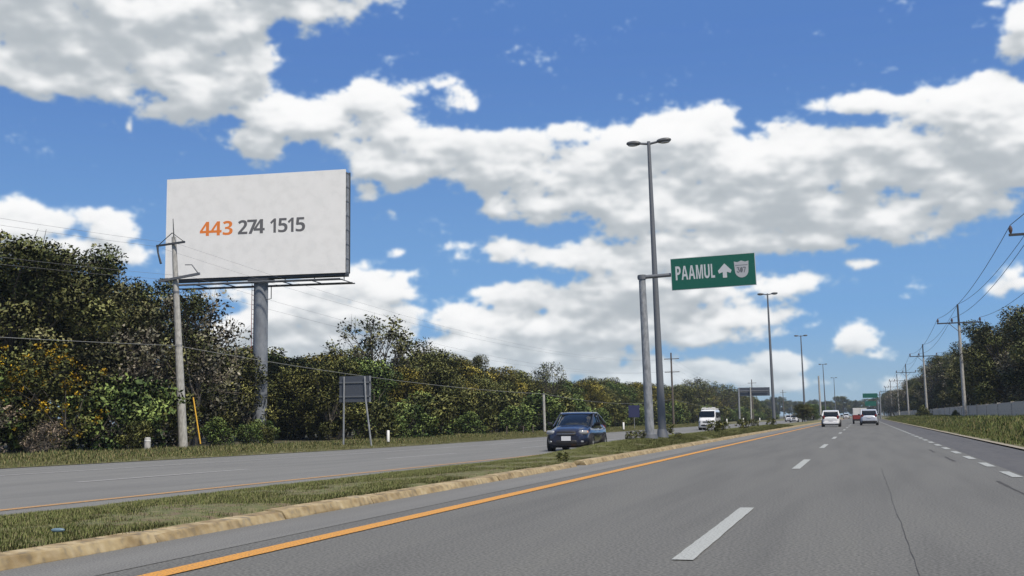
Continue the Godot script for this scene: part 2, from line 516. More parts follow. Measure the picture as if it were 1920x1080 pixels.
	mat("car_glass", Color(0.008, 0.012, 0.018), 0.05).metallic_specular = 0.35
	mat("black_plastic", Color(0.012, 0.012, 0.014), 0.6)
	mat("tyre_rubber", Color(0.014, 0.014, 0.015), 0.85)
	mat("alloy", Color(0.42, 0.43, 0.45), 0.35, 0.7)
	mat("chrome", Color(0.6, 0.61, 0.63), 0.15, 0.9)
	mat("headlight_lens", Color(0.26, 0.275, 0.29), 0.08)
	mat("amber_lens", Color(0.85, 0.36, 0.08), 0.15)
	mat("red_lens", Color(0.16, 0.012, 0.012), 0.15)
	mat("plate_white", Color(0.62, 0.63, 0.65), 0.5)
	mat("bark", Color(0.085, 0.075, 0.06), 0.95)
	mat("pale_bark", Color(0.14, 0.12, 0.095), 0.95)
	for n in ["leaf", "leaf_dark", "grass_blade"]:
		var m := mat(n, Color(1, 1, 1), 0.65)
		m.vertex_color_use_as_albedo = true
		m.backlight_enabled = true
		m.backlight = Color(0.13, 0.14, 0.045) if n != "leaf_dark" else Color(0.12, 0.13, 0.045)
		m.metallic_specular = 0.35


# ---------------------------------------------------------------- the setting
func steps(a: float, b: float, first: float, growth: float) -> Array:
	var out := [a]
	var d := first
	var s := signf(b - a)
	while absf(b - out[-1]) > d * 1.2:
		out.append(out[-1] + s * d)
		d *= growth
	out.append(b)
	return out


func strip(x0: float, x1: float, z0: float, z1: float, y: float, left := false) -> SurfaceTool:
	var zs := steps(z0, z1, 2.0, 1.06) if left and absf(z1 - z0) > 4.0 else [z0, (z0 + z1) * 0.5, z1]
	return sheet([x0, x1], zs, func(x, z): return y + (left_level(z) if left else 0.0))


# a painted stripe whose edges have worn unevenly
func painted(x0: float, x1: float, z0: float, z1: float, y: float) -> SurfaceTool:
	var st := begin()
	st.set_smooth_group(1)
	var z := z0
	var a := x0
	var b := x1
	while z > z1 + 0.01:
		var d := 0.22 if z > -70.0 else 6.0
		var zn := maxf(z1, z - d)
		var an := x0 + rng.randf_range(-0.004, 0.004)
		var bn := x1 + rng.randf_range(-0.004, 0.004)
		quad(st, Vector3(a, y, z), Vector3(b, y, z), Vector3(bn, y, zn), Vector3(an, y, zn))
		z = zn
		a = an
		b = bn
	return st


func build_setting() -> void:
	rng.seed = 61
	var zs := steps(40.0, -3500.0, 4.0, 1.06)
	var ground := piece("ground", sheet([-3500.0, -900.0, -300.0, -120.0, -60.0, -35.0, -21.9, -9.7, -6.4, 4.3, 20.0, 60.0, 200.0, 900.0, 3500.0], zs, func(x, z): return level(x, z) - 0.03 if x < -9.65 or x > 4.2 else minf(left_level(z), 0.0) - 0.05), M.scrub_soil, self)
	structure(ground)
	# near carriageway with its painted lines
	var road := structure(piece("road", sheet([-6.15, 2.2, 2.55], steps(40.0, -1500.0, 5.0, 1.1), func(_x, _z): return 0.0), M.asphalt, self))
	piece("shoulder", sheet([2.55, 4.25], steps(40.0, -1500.0, 5.0, 1.1), func(_x, _z): return 0.001), M.shoulder_asphalt, road)
	piece("gutter", sheet([-6.15, -5.15], steps(40.0, -1500.0, 5.0, 1.1), func(_x, _z): return 0.004), M.old_asphalt, road)
	piece("edge_line", painted(-4.84, -4.64, 30.0, -900.0, 0.008), M.yellow_paint, road)
	for i in 24:
		var z0 := -8.6 - 15.0 * (i - 1)
		piece("lane_dash", painted(-1.40, -1.24, z0, z0 - 5.0, 0.008), M.white_paint, road)
	for i in 60:
		var z0 := -20.6 - 4.05 * (i - 3)
		piece("exit_dash", painted(2.30, 2.47, z0, z0 - 2.0, 0.008), M.white_paint, road)
	# sealed cracks
	rng.seed = 5
	for c in [[0.30, -6.0, -24.0, 0.0028], [1.95, -14.5, -19.5, 0.022], [1.90, -27.5, -30.5, 0.03], [1.84, -34.0, -36.5, 0.035]]:
		var st := begin()
		st.set_smooth_group(1)
		var z: float = c[1]
		var x: float = c[0]
		while z > c[2]:
			var x2: float = lerpf(x, c[0], 0.3) + rng.randf_range(-0.008, 0.008)
			var w: float = c[3] * rng.randf_range(0.4, 1.3)
			quad(st, Vector3(x - w, 0.004, z), Vector3(x + w, 0.004, z), Vector3(x2 + w, 0.004, z - 0.5), Vector3(x2 - w, 0.004, z - 0.5))
			z -= 0.5
			x = x2
		piece("sealed_crack", st, M.tar, road)
	# oncoming carriageway
	var lz := steps(40.0, -1500.0, 3.0, 1.05)
	var far_road := structure(piece("oncoming_road", sheet([-21.8, -18.6, -14.4, -9.65], lz, func(_x, z): return left_level(z)), M.old_asphalt, self))
	piece("edge_line", strip(-10.62, -10.44, 30.0, -900.0, 0.006, true), M.faded_yellow_paint, far_road)
	piece("edge_line", strip(-18.5, -18.36, 30.0, -900.0, 0.006, true), M.faded_white_paint, far_road)
	for i in 20:
		var z0 := -18.8 - 15.0 * (i - 1)
		piece("lane_dash", strip(-14.52, -14.37, z0, z0 - 6.5, 0.006, true), M.faded_white_paint, far_road)
	# median with the kerb along the near carriageway
	structure(piece("median", sheet([-9.75, -9.5, -9.0, -8.4, -7.8, -7.2, -6.8, -6.4, -6.2], steps(40.0, -1500.0, 2.0, 1.05), func(x, z): return level(x, z) + 0.012), M.turf, self))
	build_kerb()
	structure(piece("right_verge", sheet([4.35, 5.2, 6.5, 8.0, 9.9, 16.0], steps(40.0, -1500.0, 4.0, 1.08), func(x, _z): return 0.02 + 0.38 * smoothstep(4.4, 8.0, x)), M.turf, self))
	structure(piece("road_edge", sheet([4.25, 4.45], steps(40.0, -900.0, 5.0, 1.1), func(x, _z): return 0.045 if x < 4.4 else 0.05), M.dusty_edge, self))
	structure(piece("left_verge", sheet([-31.0, -27.0, -24.0, -21.75], lz, func(x, z): return left_level(z) + 0.015 + 0.06 * clampf((-21.75 - x) / 4.0, 0.0, 1.0)), M.turf, self))


func kerb_profile(z: float, dx: float, dy: float, chip: float) -> PackedVector3Array:
	var out := PackedVector3Array()
	for p in [[-5.99, -0.03], [-6.0, 0.01], [-6.04, 0.084 - chip], [-6.052, 0.095 - chip * 0.8], [-6.11, 0.098 - chip * 0.4], [-6.25, 0.1], [-6.262, 0.092], [-6.27, -0.03]]:
		out.append(Vector3(p[0] + dx, p[1] + dy, z))
	return out


func build_kerb() -> void:
	rng.seed = 77
	var kerb := Node3D.new()
	kerb.name = "kerb"
	add_child(kerb)
	structure(kerb)
	var z := 4.0
	while z > -90.0:
		var length := rng.randf_range(2.2, 3.0)
		# one stone has gone where the weeds push through
		if z > -24.6 and z - length <= -24.6:
			length = z + 24.6
		elif z <= -24.6 and z > -24.7:
			z = -25.35
		var dx := rng.randf_range(-0.012, 0.012)
		var dy := rng.randf_range(-0.012, 0.01)
		var broken := rng.randf() < 0.1
		var rings := []
		var n := 9
		for i in n + 1:
			var chip := 0.0 if rng.randf() < 0.86 else rng.randf_range(0.004, 0.016)
			if broken and i > n - 2:
				chip += rng.randf_range(0.02, 0.05)
			if i == 0 or i == n:
				chip += 0.012
			rings.append(kerb_profile(z - (length - 0.018) * i / n, dx, dy, chip))
		var st := begin()
		loft(st, rings, true, false)
		piece("kerb_stone", st, M.kerb_paint, kerb)
		z -= length
	var st2 := begin()
	var far := []
	for q in steps(z, -900.0, 6.0, 1.05):
		far.append(kerb_profile(q, rng.randf_range(-0.01, 0.01), 0.0, rng.randf_range(0.0, 0.02)))
	loft(st2, far, true, false)
	piece("kerb_run", st2, M.kerb_paint, kerb)


# ---------------------------------------------------------------- billboard
func build_billboard() -> void:
	var left := Vector3(-47.62, 0, -71.15)
	var right := Vector3(-34.0, 0, -72.35)
	var wide := left.distance_to(right)
	var b := thing("billboard", "huge white billboard with an orange and grey phone number on a single steel column", "billboard", left, -atan2(right.z - left.z, right.x - left.x))
	var y0 := 11.32
	var tall := 7.32
	var st := begin()
	box(st, Vector3(wide / 2, y0 + tall / 2, 0), Vector3(wide, tall, 0.06))
	var face := piece("face_panel", st, M.billboard_vinyl, b)
	var spots := [["4", 2.66, 0.84, "o"], ["4", 3.50, 0.84, "o"], ["3", 4.43, 0.76, "o"], ["2", 5.60, 0.72, "g"], ["7", 6.30, 0.74, "g"], ["4", 6.80, 0.84, "g"], ["1", 8.05, 0.44, "g"], ["5", 8.66, 0.70, "g"], ["1", 9.38, 0.44, "g"], ["5", 9.98, 0.70, "g"]]
	for s in spots:
		letter(s[0], Vector2(s[1], y0 + 3.04), Vector2(s[2], 1.02), 0.033, M.orange_print if s[3] == "o" else M.grey_print, face, "digit")
	st = begin()
	box(st, Vector3(wide / 2, y0 + tall / 2, -0.95), Vector3(wide, tall - 0.1, 0.06))
	piece("back_panel", st, M.dark_metal, b)
	for x in [0.06, wide - 0.06]:
		st = begin()
		for k in 8:
			box(st, Vector3(x, y0 + 0.02 + (tall - 0.2) * k / 7.0, -0.48), Vector3(0.07, 0.07, 0.86))
		for k in 7:
			var ya := y0 + (tall - 0.2) * k / 7.0
			var yb := y0 + (tall - 0.2) * (k + 1) / 7.0
			tube(st, [Vector3(x, ya, -0.1), Vector3(x, yb, -0.86)], [0.025, 0.025], 5)
		piece("side_frame", st, M.mid_metal, b)
		st = begin()
		box(st, Vector3(x, y0 + tall / 2 - 0.05, -0.60), Vector3(0.03, tall - 0.3, 0.56))
		piece("side_sheet", st, M.galvanised, b)
	st = begin()
	box(st, Vector3(wide / 2, y0 - 0.1, -0.48), Vector3(wide - 0.1, 0.18, 0.8))
	piece("bottom_beam", st, M.dark_metal, b)
	for o in [[0.75, -0.42], [-1.75, -0.55]]:
		st = begin()
		var z: float = o[0]
		for k in 2:
			tube(st, [Vector3(0.2, y0 - 0.5 - 0.0 * k, z - 0.5 * k), Vector3(wide - 0.1, y0 - 0.5, z - 0.5 * k)], [0.05, 0.05], 6)
		for k in 7:
			var x := 0.3 + (wide - 0.5) * k / 6.0
			tube(st, [Vector3(x, y0 - 0.15, -0.3), Vector3(x, y0 - 0.5, -0.3), Vector3(x, y0 - 0.5, z)], [0.04, 0.04, 0.04], 5)
		piece("catwalk", st, M.mid_metal, b)
	st = begin()
	var cx := wide * 0.527
	tube(st, [Vector3(cx, -0.4, -0.5), Vector3(cx, y0 - 0.2, -0.5)], [0.52, 0.48], 24)
	piece("column", st, M.column_paint, b)
	st = begin()
	box(st, Vector3(cx, y0 - 0.28, -0.5), Vector3(1.5, 0.2, 1.3))
	piece("column_head", st, M.dark_metal, b)
	st = begin()
	for k in 2:
		tube(st, [Vector3(cx - 0.62, 2.0, -0.3 - 0.35 * k), Vector3(cx - 0.62, y0 - 0.3, -0.3 - 0.35 * k)], [0.025, 0.025], 5)
	for k in 26:
		tube(st, [Vector3(cx - 0.62, 2.2 + k * 0.34, -0.3), Vector3(cx - 0.62, 2.2 + k * 0.34, -0.65)], [0.016, 0.016], 4)
	piece("ladder", st, M.red_paint, b)
	st = begin()
	tube(st, [Vector3(cx + 0.45, y0 - 0.7, -0.4), Vector3(cx + 0.8, y0 - 0.7, -0.4), Vector3(cx + 0.8, y0 - 1.6, -0.4), Vector3(cx + 0.45, y0 - 1.65, -0.4)], [0.035, 0.035, 0.035, 0.035], 5)
	piece("cable_bracket", st, M.dark_metal, b)


# ---------------------------------------------------------------- signs
func build_signs() -> void:
	var s := thing("road_sign", "green overhead road sign with white lettering, arrow and route shield on a cantilever post", "road sign", Vector3(-7.46, 0.36, -41.8))
	s.rotation.z = 0.026
	var st := begin()
	tube(st, [Vector3(0, -0.15, 0), Vector3(0, 5.95, 0)], [0.17, 0.125], 16)
	piece("post", st, M.galvanised, s)
	st = begin()
	tube(st, [Vector3(0, 5.78, 0), Vector3(0, 5.94, 0)], [0.16, 0.16], 16)
	piece("collar", st, M.mid_metal, s)
	st = begin()
	tube(st, [Vector3(0, -0.14, 0), Vector3(0, 0.08, 0)], [0.3, 0.27], 12)
	piece("flange", st, M.mid_metal, s)
	st = begin()
	tube(st, [Vector3(-0.16, 5.86, 0), Vector3(4.0, 5.90, 0)], [0.075, 0.06], 10)
	piece("arm", st, M.mid_metal, s)
	var pl := Node3D.new()
	pl.name = "sign_panel"
	s.add_child(pl)
	pl.position = Vector3(1.1, 5.27, 0.1)
	st = begin()
	box(st, Vector3(1.53, 0.59, 0), Vector3(3.06, 1.18, 0.03))
	piece("backing", st, M.sign_white, pl)
	st = begin()
	box(st, Vector3(1.53, 0.59, 0.0), Vector3(3.02, 1.14, 0.04))
	piece("face", st, M.sign_green, pl)
	for g in [["P", 0.17, 0.19], ["A", 0.385, 0.24], ["A", 0.645, 0.24], ["M", 0.92, 0.25], ["U", 1.215, 0.20], ["L", 1.46, 0.14]]:
		letter(g[0], Vector2(g[1], 0.37), Vector2(g[2], 0.51), 0.0225, M.sign_white, pl, "letter")
	st = begin()
	plate(st, PackedVector2Array([Vector2(1.88, 0.34), Vector2(2.03, 0.34), Vector2(2.03, 0.55), Vector2(2.16, 0.50), Vector2(2.2, 0.60), Vector2(1.955, 0.86), Vector2(1.71, 0.60), Vector2(1.75, 0.50), Vector2(1.88, 0.55)]), 0.021, 0.026)
	piece("arrow", st, M.sign_white, pl)
	st = begin()
	var sh := PackedVector2Array([Vector2(2.30, 0.90), Vector2(2.42, 0.87), Vector2(2.56, 0.92), Vector2(2.70, 0.87), Vector2(2.82, 0.90)])
	for p in arc(2.56, 0.55, 0.24, 0.25, 0, -180, 10):
		sh.append(Vector2(p[0], p[1]))
	plate(st, sh, 0.021, 0.026)
	piece("route_shield", st, M.sign_shield, pl)
	st = begin()
	box(st, Vector3(2.56, 0.755, 0.0275), Vector3(0.44, 0.02, 0.003))
	for g in [["3", 2.40], ["0", 2.51], ["7", 2.62]]:
		strokes(st, glyph(g[0]), Vector2(g[1], 0.50), Vector2(0.085, 0.17), 0.028, 0.026, 0.030)
	piece("route_number", st, M.mid_metal, pl)
	# back of a sign meant for the other carriageway
	var z := -53.0
	var b := thing("road_sign", "dark grey back of a rectangular road sign on two metal posts", "road sign", Vector3(-25.2, left_level(z), z))
	st = begin()
	box(st, Vector3(0.90, 2.87, 0.08), Vector3(1.72, 1.3, 0.03))
	piece("panel", st, M.sign_back, b)
	for y in [2.5, 3.2]:
		st = begin()
		box(st, Vector3(0.90, y, 0.115), Vector3(1.74, 0.07, 0.04))
		piece("rail", st, M.mid_metal, b)
	for x in [[0.32, 0.30], [1.45, 1.85]]:
		st = begin()
		tube(st, [Vector3(x[1], -0.2, 0.15), Vector3(x[0] + (x[1] - x[0]) * 0.15, 2.3, 0.15), Vector3(x[0], 3.5, 0.15)], [0.05, 0.05, 0.05], 8)
		piece("post", st, M.galvanised, b)
	st = begin()
	box(st, Vector3(1.72, 2.87, 0.1), Vector3(0.06, 1.3, 0.07))
	piece("edge_trim", st, M.galvanised, b)
	# far cantilever sign, seen from behind
	z = -243.0
	var f := thing("road_sign", "distant grey back of a wide overhead sign on a tall post above the scrub", "road sign", Vector3(-24.2, -0.24, z))
	st = begin()
	box(st, Vector3(2.9, 6.35, 0), Vector3(6.2, 1.75, 0.05))
	piece("panel", st, M.sign_back, f)
	st = begin()
	tube(st, [Vector3(-0.3, -0.3, 0.3), Vector3(-0.3, 7.2, 0.3)], [0.22, 0.17], 10)
	piece("post", st, M.galvanised, f)
	st = begin()
	tube(st, [Vector3(-0.3, 6.5, 0.3), Vector3(5.8, 6.5, 0.3)], [0.1, 0.08], 8)
	piece("arm", st, M.mid_metal, f)
	st = begin()
	tube(st, [Vector3(2.1, -0.3, 0.3), Vector3(2.1, 7.3, 0.3)], [0.18, 0.14], 10)
	piece("post", st, M.concrete, f)
	# small dark blue panel among the bushes
	var v := thing("road_sign", "small dark blue sign panel on a thin post among the bushes", "road sign", Vector3(-24.6, -0.24, -128.0))
	st = begin()
	box(st, Vector3(0, 2.0, 0), Vector3(1.25, 1.35, 0.03))
	piece("panel", st, M.sign_blue, v)
	st = begin()
	tube(st, [Vector3(0, -0.2, -0.05), Vector3(0, 2.6, -0.05)], [0.04, 0.04], 6)
	piece("post", st, M.galvanised, v)
	# far green overhead signs
	for o in [[-300.0, 0.15, 3.55, 5.25, 1.1, "far green overhead sign on a grey post beyond the red and white pickup"], [-400.0, 0.8, 3.6, 4.0, 1.55, "farthest pale green overhead sign, lower than the one before it"]]:
		var g := thing("road_sign", o[5], "road sign", Vector3(o[1] + o[2] + 0.55, 0, o[0]))
		st = begin()
		box(st, Vector3(-0.55 - o[2] * 0.5, o[3] + o[4] * 0.5, 0.15), Vector3(o[2], o[4], 0.05))
		piece("sign_panel", st, M.sign_green, g)
		st = begin()
		tube(st, [Vector3(0, -0.1, 0), Vector3(0, o[3] + o[4] + 0.4, 0)], [0.2, 0.15], 10)
		piece("post", st, M.galvanised, g)
		st = begin()
		tube(st, [Vector3(0, o[3] + o[4] * 0.6, 0), Vector3(-o[2], o[3] + o[4] * 0.6, 0)], [0.09, 0.08], 8)
		piece("arm", st, M.mid_metal, g)


# ---------------------------------------------------------------- lamps and poles
func make_lamp() -> Node3D:
	var l := thing("street_lamp", "tall grey two-armed street lamp standing beside the post of the green sign", "street lamp", Vector3.ZERO, 0.0, "street lamps along the median")
	var st := begin()
	tube(st, [Vector3(0, 0, 0), Vector3(0, 5.5, 0), Vector3(0, 11.6, 0)], [0.155, 0.115, 0.065], 14)
	piece("pole", st, M.mid_metal, l)
	st = begin()
	tube(st, [Vector3(0, -0.15, 0), Vector3(0, 0.06, 0), Vector3(0, 0.32, 0)], [0.24, 0.23, 0.17], 10)
	piece("base", st, M.mid_metal, l)
	for s in [-1.0, 1.0]:
		st = begin()
		tube(st, [Vector3(0, 11.5, 0), Vector3(0.35 * s, 11.55, 0)], [0.05, 0.045], 8)
		piece("arm", st, M.mid_metal, l)
		st = begin()
		pill(st, Vector3(0.60 * s, 11.58, 0), Vector3(0.30, 0.10, 0.16), 2.2, Basis(Vector3.BACK, 0.05 * s))
		var h := piece("lamp_head", st, M.lamp_housing, l)
		st = begin()
		pill(st, Vector3(0.64 * s, 11.51, 0), Vector3(0.2, 0.05, 0.12), 2.2, Basis(Vector3.BACK, 0.05 * s))
		piece("lens", st, M.lamp_glass, h)
	return l


func build_lamps() -> void:
	var first := make_lamp()
	var spots := [[-7.37, -44.0, 0.021], [-7.45, -103.5, 0.016], [-7.45, -160.0, 0.012], [-7.45, -252.0, 0.018], [-7.45, -345.0, 0.01]]
	var labels := ["", "grey two-armed street lamp on the median after the green sign, near the dark bush", "grey two-armed street lamp rising behind the dark round bush on the median", "far grey two-armed street lamp on the median past the bare pole", "farthest thin two-armed street lamp on the median"]
	for i in spots.size():
		var l: Node3D = first
		if i > 0:
			l = first.duplicate()
			l.name = numbered("street_lamp")
			add_child(l)
			l.set_meta("label", labels[i])
		l.position = Vector3(spots[i][0], level(spots[i][0], spots[i][1]) + 0.02, spots[i][1])
		l.rotation.z = spots[i][2]
	var p := thing("bare_pole", "bare grey pole without arms standing on the median", "pole", Vector3(-7.5, 0.2, -222.0))
	var st := begin()
	tube(st, [Vector3.ZERO, Vector3(-0.1, 8.2, 0)], [0.2, 0.15], 10)
	piece("shaft", st, M.concrete, p)
	st = begin()
	tube(st, [Vector3(0, -0.1, 0), Vector3(0, 0.15, 0)], [0.35, 0.3], 10)
	piece("footing", st, M.concrete, p)


func sag_points(a: Vector3, b: Vector3, sag: float, n := 12) -> Array:
	var out := []
	for i in n + 1:
		var t := float(i) / n
		out.append(a.lerp(b, t) - Vector3(0, sag * 4.0 * t * (1.0 - t), 0))
	return out


func wire_run(called: String, label: String, group: String, posts: Array, sag: float, r: float, m: Material) -> void:
	var st := begin()
	for i in posts.size() - 1:
		var pts := sag_points(posts[i], posts[i + 1], sag * clampf(posts[i].distance_to(posts[i + 1]) / 60.0, 0.3, 2.2), 14)
		var rr := []
		for p in pts:
			rr.append(r)
		tube(st, pts, rr, 5, false)
	var o := piece(called, st, m, self)
	tag(o, label, "wire", group)


func build_poles() -> void:
	# the row by the wall on the right
	var rights := []
	for z in [-1.0, -60.5, -118.0, -184.0, -254.0, -316.0, -385.0, -460.0, -540.0]:
		rights.append(Vector3(9.35 - 0.0016 * maxf(0.0, -z - 120.0), 0.36, z))
	var proto: Node3D = null
	for p in rights.slice(1):
		var n: Node3D
		if proto == null:
			n = thing("power_pole", "pale concrete power pole with one crossarm in the row along the grey wall", "power pole", p, 0.0, "power poles along the grey wall")
			var st := begin()
			tube(st, [Vector3(0, -0.3, 0), Vector3(0, 6, 0), Vector3(0, 9.2, 0)], [0.2, 0.15, 0.125], 12)
			piece("pole", st, M.concrete, n)
			st = begin()
			tube(st, [Vector3(0, 9.15, 0), Vector3(0, 11.2, 0)], [0.10, 0.085], 8)
			piece("pole_top", st, M.dark_metal, n)
			st = begin()
			box(st, Vector3(0, 9.4, 0.16), Vector3(4.0, 0.12, 0.1))
			piece("crossarm", st, M.dark_metal, n)
			for s in [-1.0, 1.0]:
				st = begin()
				tube(st, [Vector3(0.9 * s, 9.36, 0.16), Vector3(0.1 * s, 8.6, 0.14)], [0.035, 0.035], 5)
				piece("brace", st, M.mid_metal, n)
			for x in [-1.9, -0.62, 1.9]:
				st = begin()
				tube(st, [Vector3(x, 9.46, 0.16), Vector3(x, 9.6, 0.16), Vector3(x, 9.7, 0.16), Vector3(x, 9.85, 0.16)], [0.04, 0.09, 0.1, 0.05], 8)
				piece("insulator", st, M.insulator, n)
			proto = n
		else:
			n = proto.duplicate()
			n.name = numbered("power_pole")
			add_child(n)
			n.position = p
		n.rotation.z = 0.012
	for x in [[-1.9, 9.86], [-0.62, 9.86], [1.9, 9.86], [0.0, 11.2]]:
		var pts := []
		for p in rights:
			pts.append(p + Vector3(x[0] - 0.12, x[1], 0.16))
		wire_run("power_line", "thin dark power wire strung between the poles along the grey wall", "wires along the grey wall", pts, 0.9, 0.017, M.wire)
	# the tall pole before the trees on the left and the next ones of its line
	var base := Vector3(-34.42, -0.2, -53.4)
	var n := thing("power_pole", "tall tapered concrete power pole with two crossarms in front of the billboard", "power pole", base)
	n.rotation.z = 0.074
	var st := begin()
	tube(st, [Vector3(0, -0.3, 0), Vector3(0, 5, 0), Vector3(0, 11.3, 0)], [0.25, 0.20, 0.12], 14)
	piece("pole", st, M.concrete, n)
	st = begin()
	tube(st, [Vector3(0, 11.2, 0), Vector3(0, 12.3, 0)], [0.04, 0.02], 6)
	piece("top_pin", st, M.dark_metal, n)
	st = begin()
	box(st, Vector3(-0.1, 10.9, 0.18), Vector3(1.75, 0.1, 0.1))
	piece("crossarm", st, M.dark_metal, n)
	st = begin()
	tube(st, [Vector3(-0.9, 10.9, 0.18), Vector3(0, 11.5, 0.14)], [0.025, 0.025], 5)
	tube(st, [Vector3(0.75, 10.9, 0.18), Vector3(0, 11.5, 0.14)], [0.02, 0.02], 5)
	piece("brace", st, M.dark_metal, n)
	st = begin()
	tube(st, [Vector3(-0.92, 10.85, 0.18), Vector3(-0.9, 10.5, 0.18), Vector3(-0.75, 9.9, 0.18)], [0.07, 0.05, 0.07], 6)
	piece("insulator", st, M.dark_metal, n)
	st = begin()
	box(st, Vector3(0.35, 9.0, 0.2), Vector3(2.5, 0.13, 0.12), Basis(Vector3.BACK, 0.05))
	piece("crossarm", st, M.mid_metal, n)
	st = begin()
	tube(st, [Vector3(1.55, 9.05, 0.2), Vector3(1.15, 9.6, 0.2), Vector3(0.75, 9.65, 0.2)], [0.035, 0.03, 0.03], 5)
	piece("fuse_holder", st, M.mid_metal, n)
	for y in [5.3, 8.2]:
		st = begin()
		tube(st, [Vector3(0, y, 0), Vector3(0, y + 0.12, 0)], [0.24 - y * 0.008, 0.24 - y * 0.008], 12)
		piece("band", st, M.mid_metal, n)
	# its stay with the yellow guard
	var g := thing("guy_wire", "steel stay wire with a yellow guard tube beside the tall concrete pole", "guy wire", Vector3(-33.5, -0.2, -53.6))
	st = begin()
	tube(st, [Vector3(0, 0, 0), Vector3(-1.45, 7.6, 0.1)], [0.014, 0.014], 5)
	piece("wire", st, M.wire, g)
	st = begin()
	tube(st, [Vector3(0, 0.15, 0), Vector3(-0.47, 2.6, 0.03)], [0.038, 0.036], 8)
	piece("guard", st, M.guard_yellow, g)
	# next poles of the line
	var far_poles := [Vector3(-29.0, -0.24, -184.0), Vector3(-29.5, -0.24, -330.0), Vector3(-30.0, -0.24, -470.0)]
	for i in 3:
		var f := thing("power_pole", ["dark power pole with two short crossarms rising over the scrub beyond the lamp post", "distant power pole with crossarms beyond the wide grey overhead sign", "farthest thin power pole rising over the scrub"][i], "power pole", far_poles[i])
		st = begin()
		tube(st, [Vector3(0, -0.3, 0), Vector3(0, 11.6, 0)], [0.2, 0.12], 10)
		piece("pole", st, M.weathered_wood, f)
		for y in [10.6, 8.5]:
			st = begin()
			box(st, Vector3(0.1, y, 0.16), Vector3(2.4, 0.12, 0.1))
			piece("crossarm", st, M.weathered_wood, f)
		f.rotation.z = 0.01
	var before := Vector3(-38.0, 0.0, 22.0)
	for w in [[-1.0, 10.75, 0.006], [0.4, 10.8, 0.006], [1.2, 9.0, 0.006], [-0.7, 8.95, 0.006]]:
		wire_run("power_line", "thin wire strung from the tall concrete pole over the scrub", "wires of the line before the trees", [before + Vector3(w[0] * 0.6, w[1], 0), base + Vector3(w[0] - 0.8, w[1] + 0.02, 0.2), far_poles[0] + Vector3(w[0] * 0.8, w[1] - 0.2, 0), far_poles[1] + Vector3(w[0] * 0.8, w[1] - 0.2, 0), far_poles[2] + Vector3(w[0] * 0.8, w[1] - 0.2, 0)], 1.0, w[2], M.thin_wire)
	var stub := Vector3(-26.6, -0.24, -97.0)
	wire_run("telephone_cable", "thick pale telephone cable hung halfway up the tall concrete pole", "", [before + Vector3(0, 5.4, 0), base + Vector3(-0.4, 5.35, 0.24), stub + Vector3(0, 3.45, 0), far_poles[0] + Vector3(0, 4.2, 0.2), far_poles[1] + Vector3(0, 4.2, 0.2)], 0.55, 0.015, M.grey_cable)
	var sp := thing("cable_post", "short pale concrete post carrying the telephone cable in front of the bushes", "post", stub)
	st = begin()
	tube(st, [Vector3(0.06, -0.3, 0), Vector3(0, 3.5, 0)], [0.13, 0.11], 10)
	piece("shaft", st, M.concrete, sp)
	st = begin()
	tube(st, [Vector3(0, 3.42, 0), Vector3(0, 3.5, 0)], [0.13, 0.13], 8)
	piece("band", st, M.mid_metal, sp)
	# white marker posts and grey stakes along the verge
	for q in [[-24.5, -57.6, 0.72, 0.075, "w"], [-22.6, -112.0, 0.8, 0.09, "w"], [-22.6, -137.0, 0.8, 0.09, "w"], [-22.7, -203.0, 0.85, 0.1, "w"], [-22.7, -232.0, 0.85, 0.1, "w"], [-22.7, -270.0, 0.85, 0.1, "w"]]:
		var mp := thing("marker_post", "white roadside marker post with a dark foot on the far grass verge" if q[1] > -60.0 else "distant white roadside marker post on the far grass verge", "marker post", Vector3(q[0], left_level(q[1]) + 0.02, q[1]), 0.0, "marker posts on the far verge")
		st = begin()
		tube(st, [Vector3(0, 0.14, 0), Vector3(0, q[2], 0), Vector3(0, q[2] + 0.03, 0)], [q[3], q[3], q[3] * 0.6], 10)
		piece("shaft", st, M.post_white, mp)
		st = begin()
		tube(st, [Vector3(0, -0.1, 0), Vector3(0, 0.14, 0)], [q[3] * 1.02, q[3] * 1.02], 10)
		piece("foot", st, M.post_black, mp)
	var stump := thing("concrete_marker", "thick pale concrete marker stub in the grass near the tall pole", "marker", Vector3(-30.7, left_level(-45.0) + 0.02, -44.8))
	st = begin()
	tube(st, [Vector3(0, -0.1, 0), Vector3(0, 0.58, 0), Vector3(0, 0.62, 0)], [0.14, 0.13, 0.1], 12)
	piece("shaft", st, M.concrete, stump)
	st = begin()
	tube(st, [Vector3(0, 0.44, 0), Vector3(0, 0.5, 0)], [0.142, 0.142], 12)
	piece("band", st, M.post_white, stump)
	for q in [[-25.6, -60.0], [-26.0, -84.0], [-26.0, -88.5], [-26.2, -92.0]]:
		st = begin()
		tube(st, [Vector3(0, -0.1, 0), Vector3(0.02, 0.75, 0)], [0.05, 0.045], 6)
		var fp := piece("fence_stake", st, M.weathered_wood, self)
		fp.position = Vector3(q[0], left_level(q[1]), q[1])
		tag(fp, "short grey wooden stake at the foot of the bushes", "stake", "wooden stakes before the bushes")
	# litter at the kerb
	st = begin()
	pill(st, Vector3.ZERO, Vector3(0.06, 0.018, 0.022), 2.4, Basis(Vector3.UP, 0.3))
	var bt := piece("plastic_bottle", st, M.litter_blue, self)
	bt.position = Vector3(-6.62, level(-6.62, -8.4) + 0.06, -8.4)
	tag(bt, "crushed blue plastic bottle lying in the median grass near the kerb", "bottle")


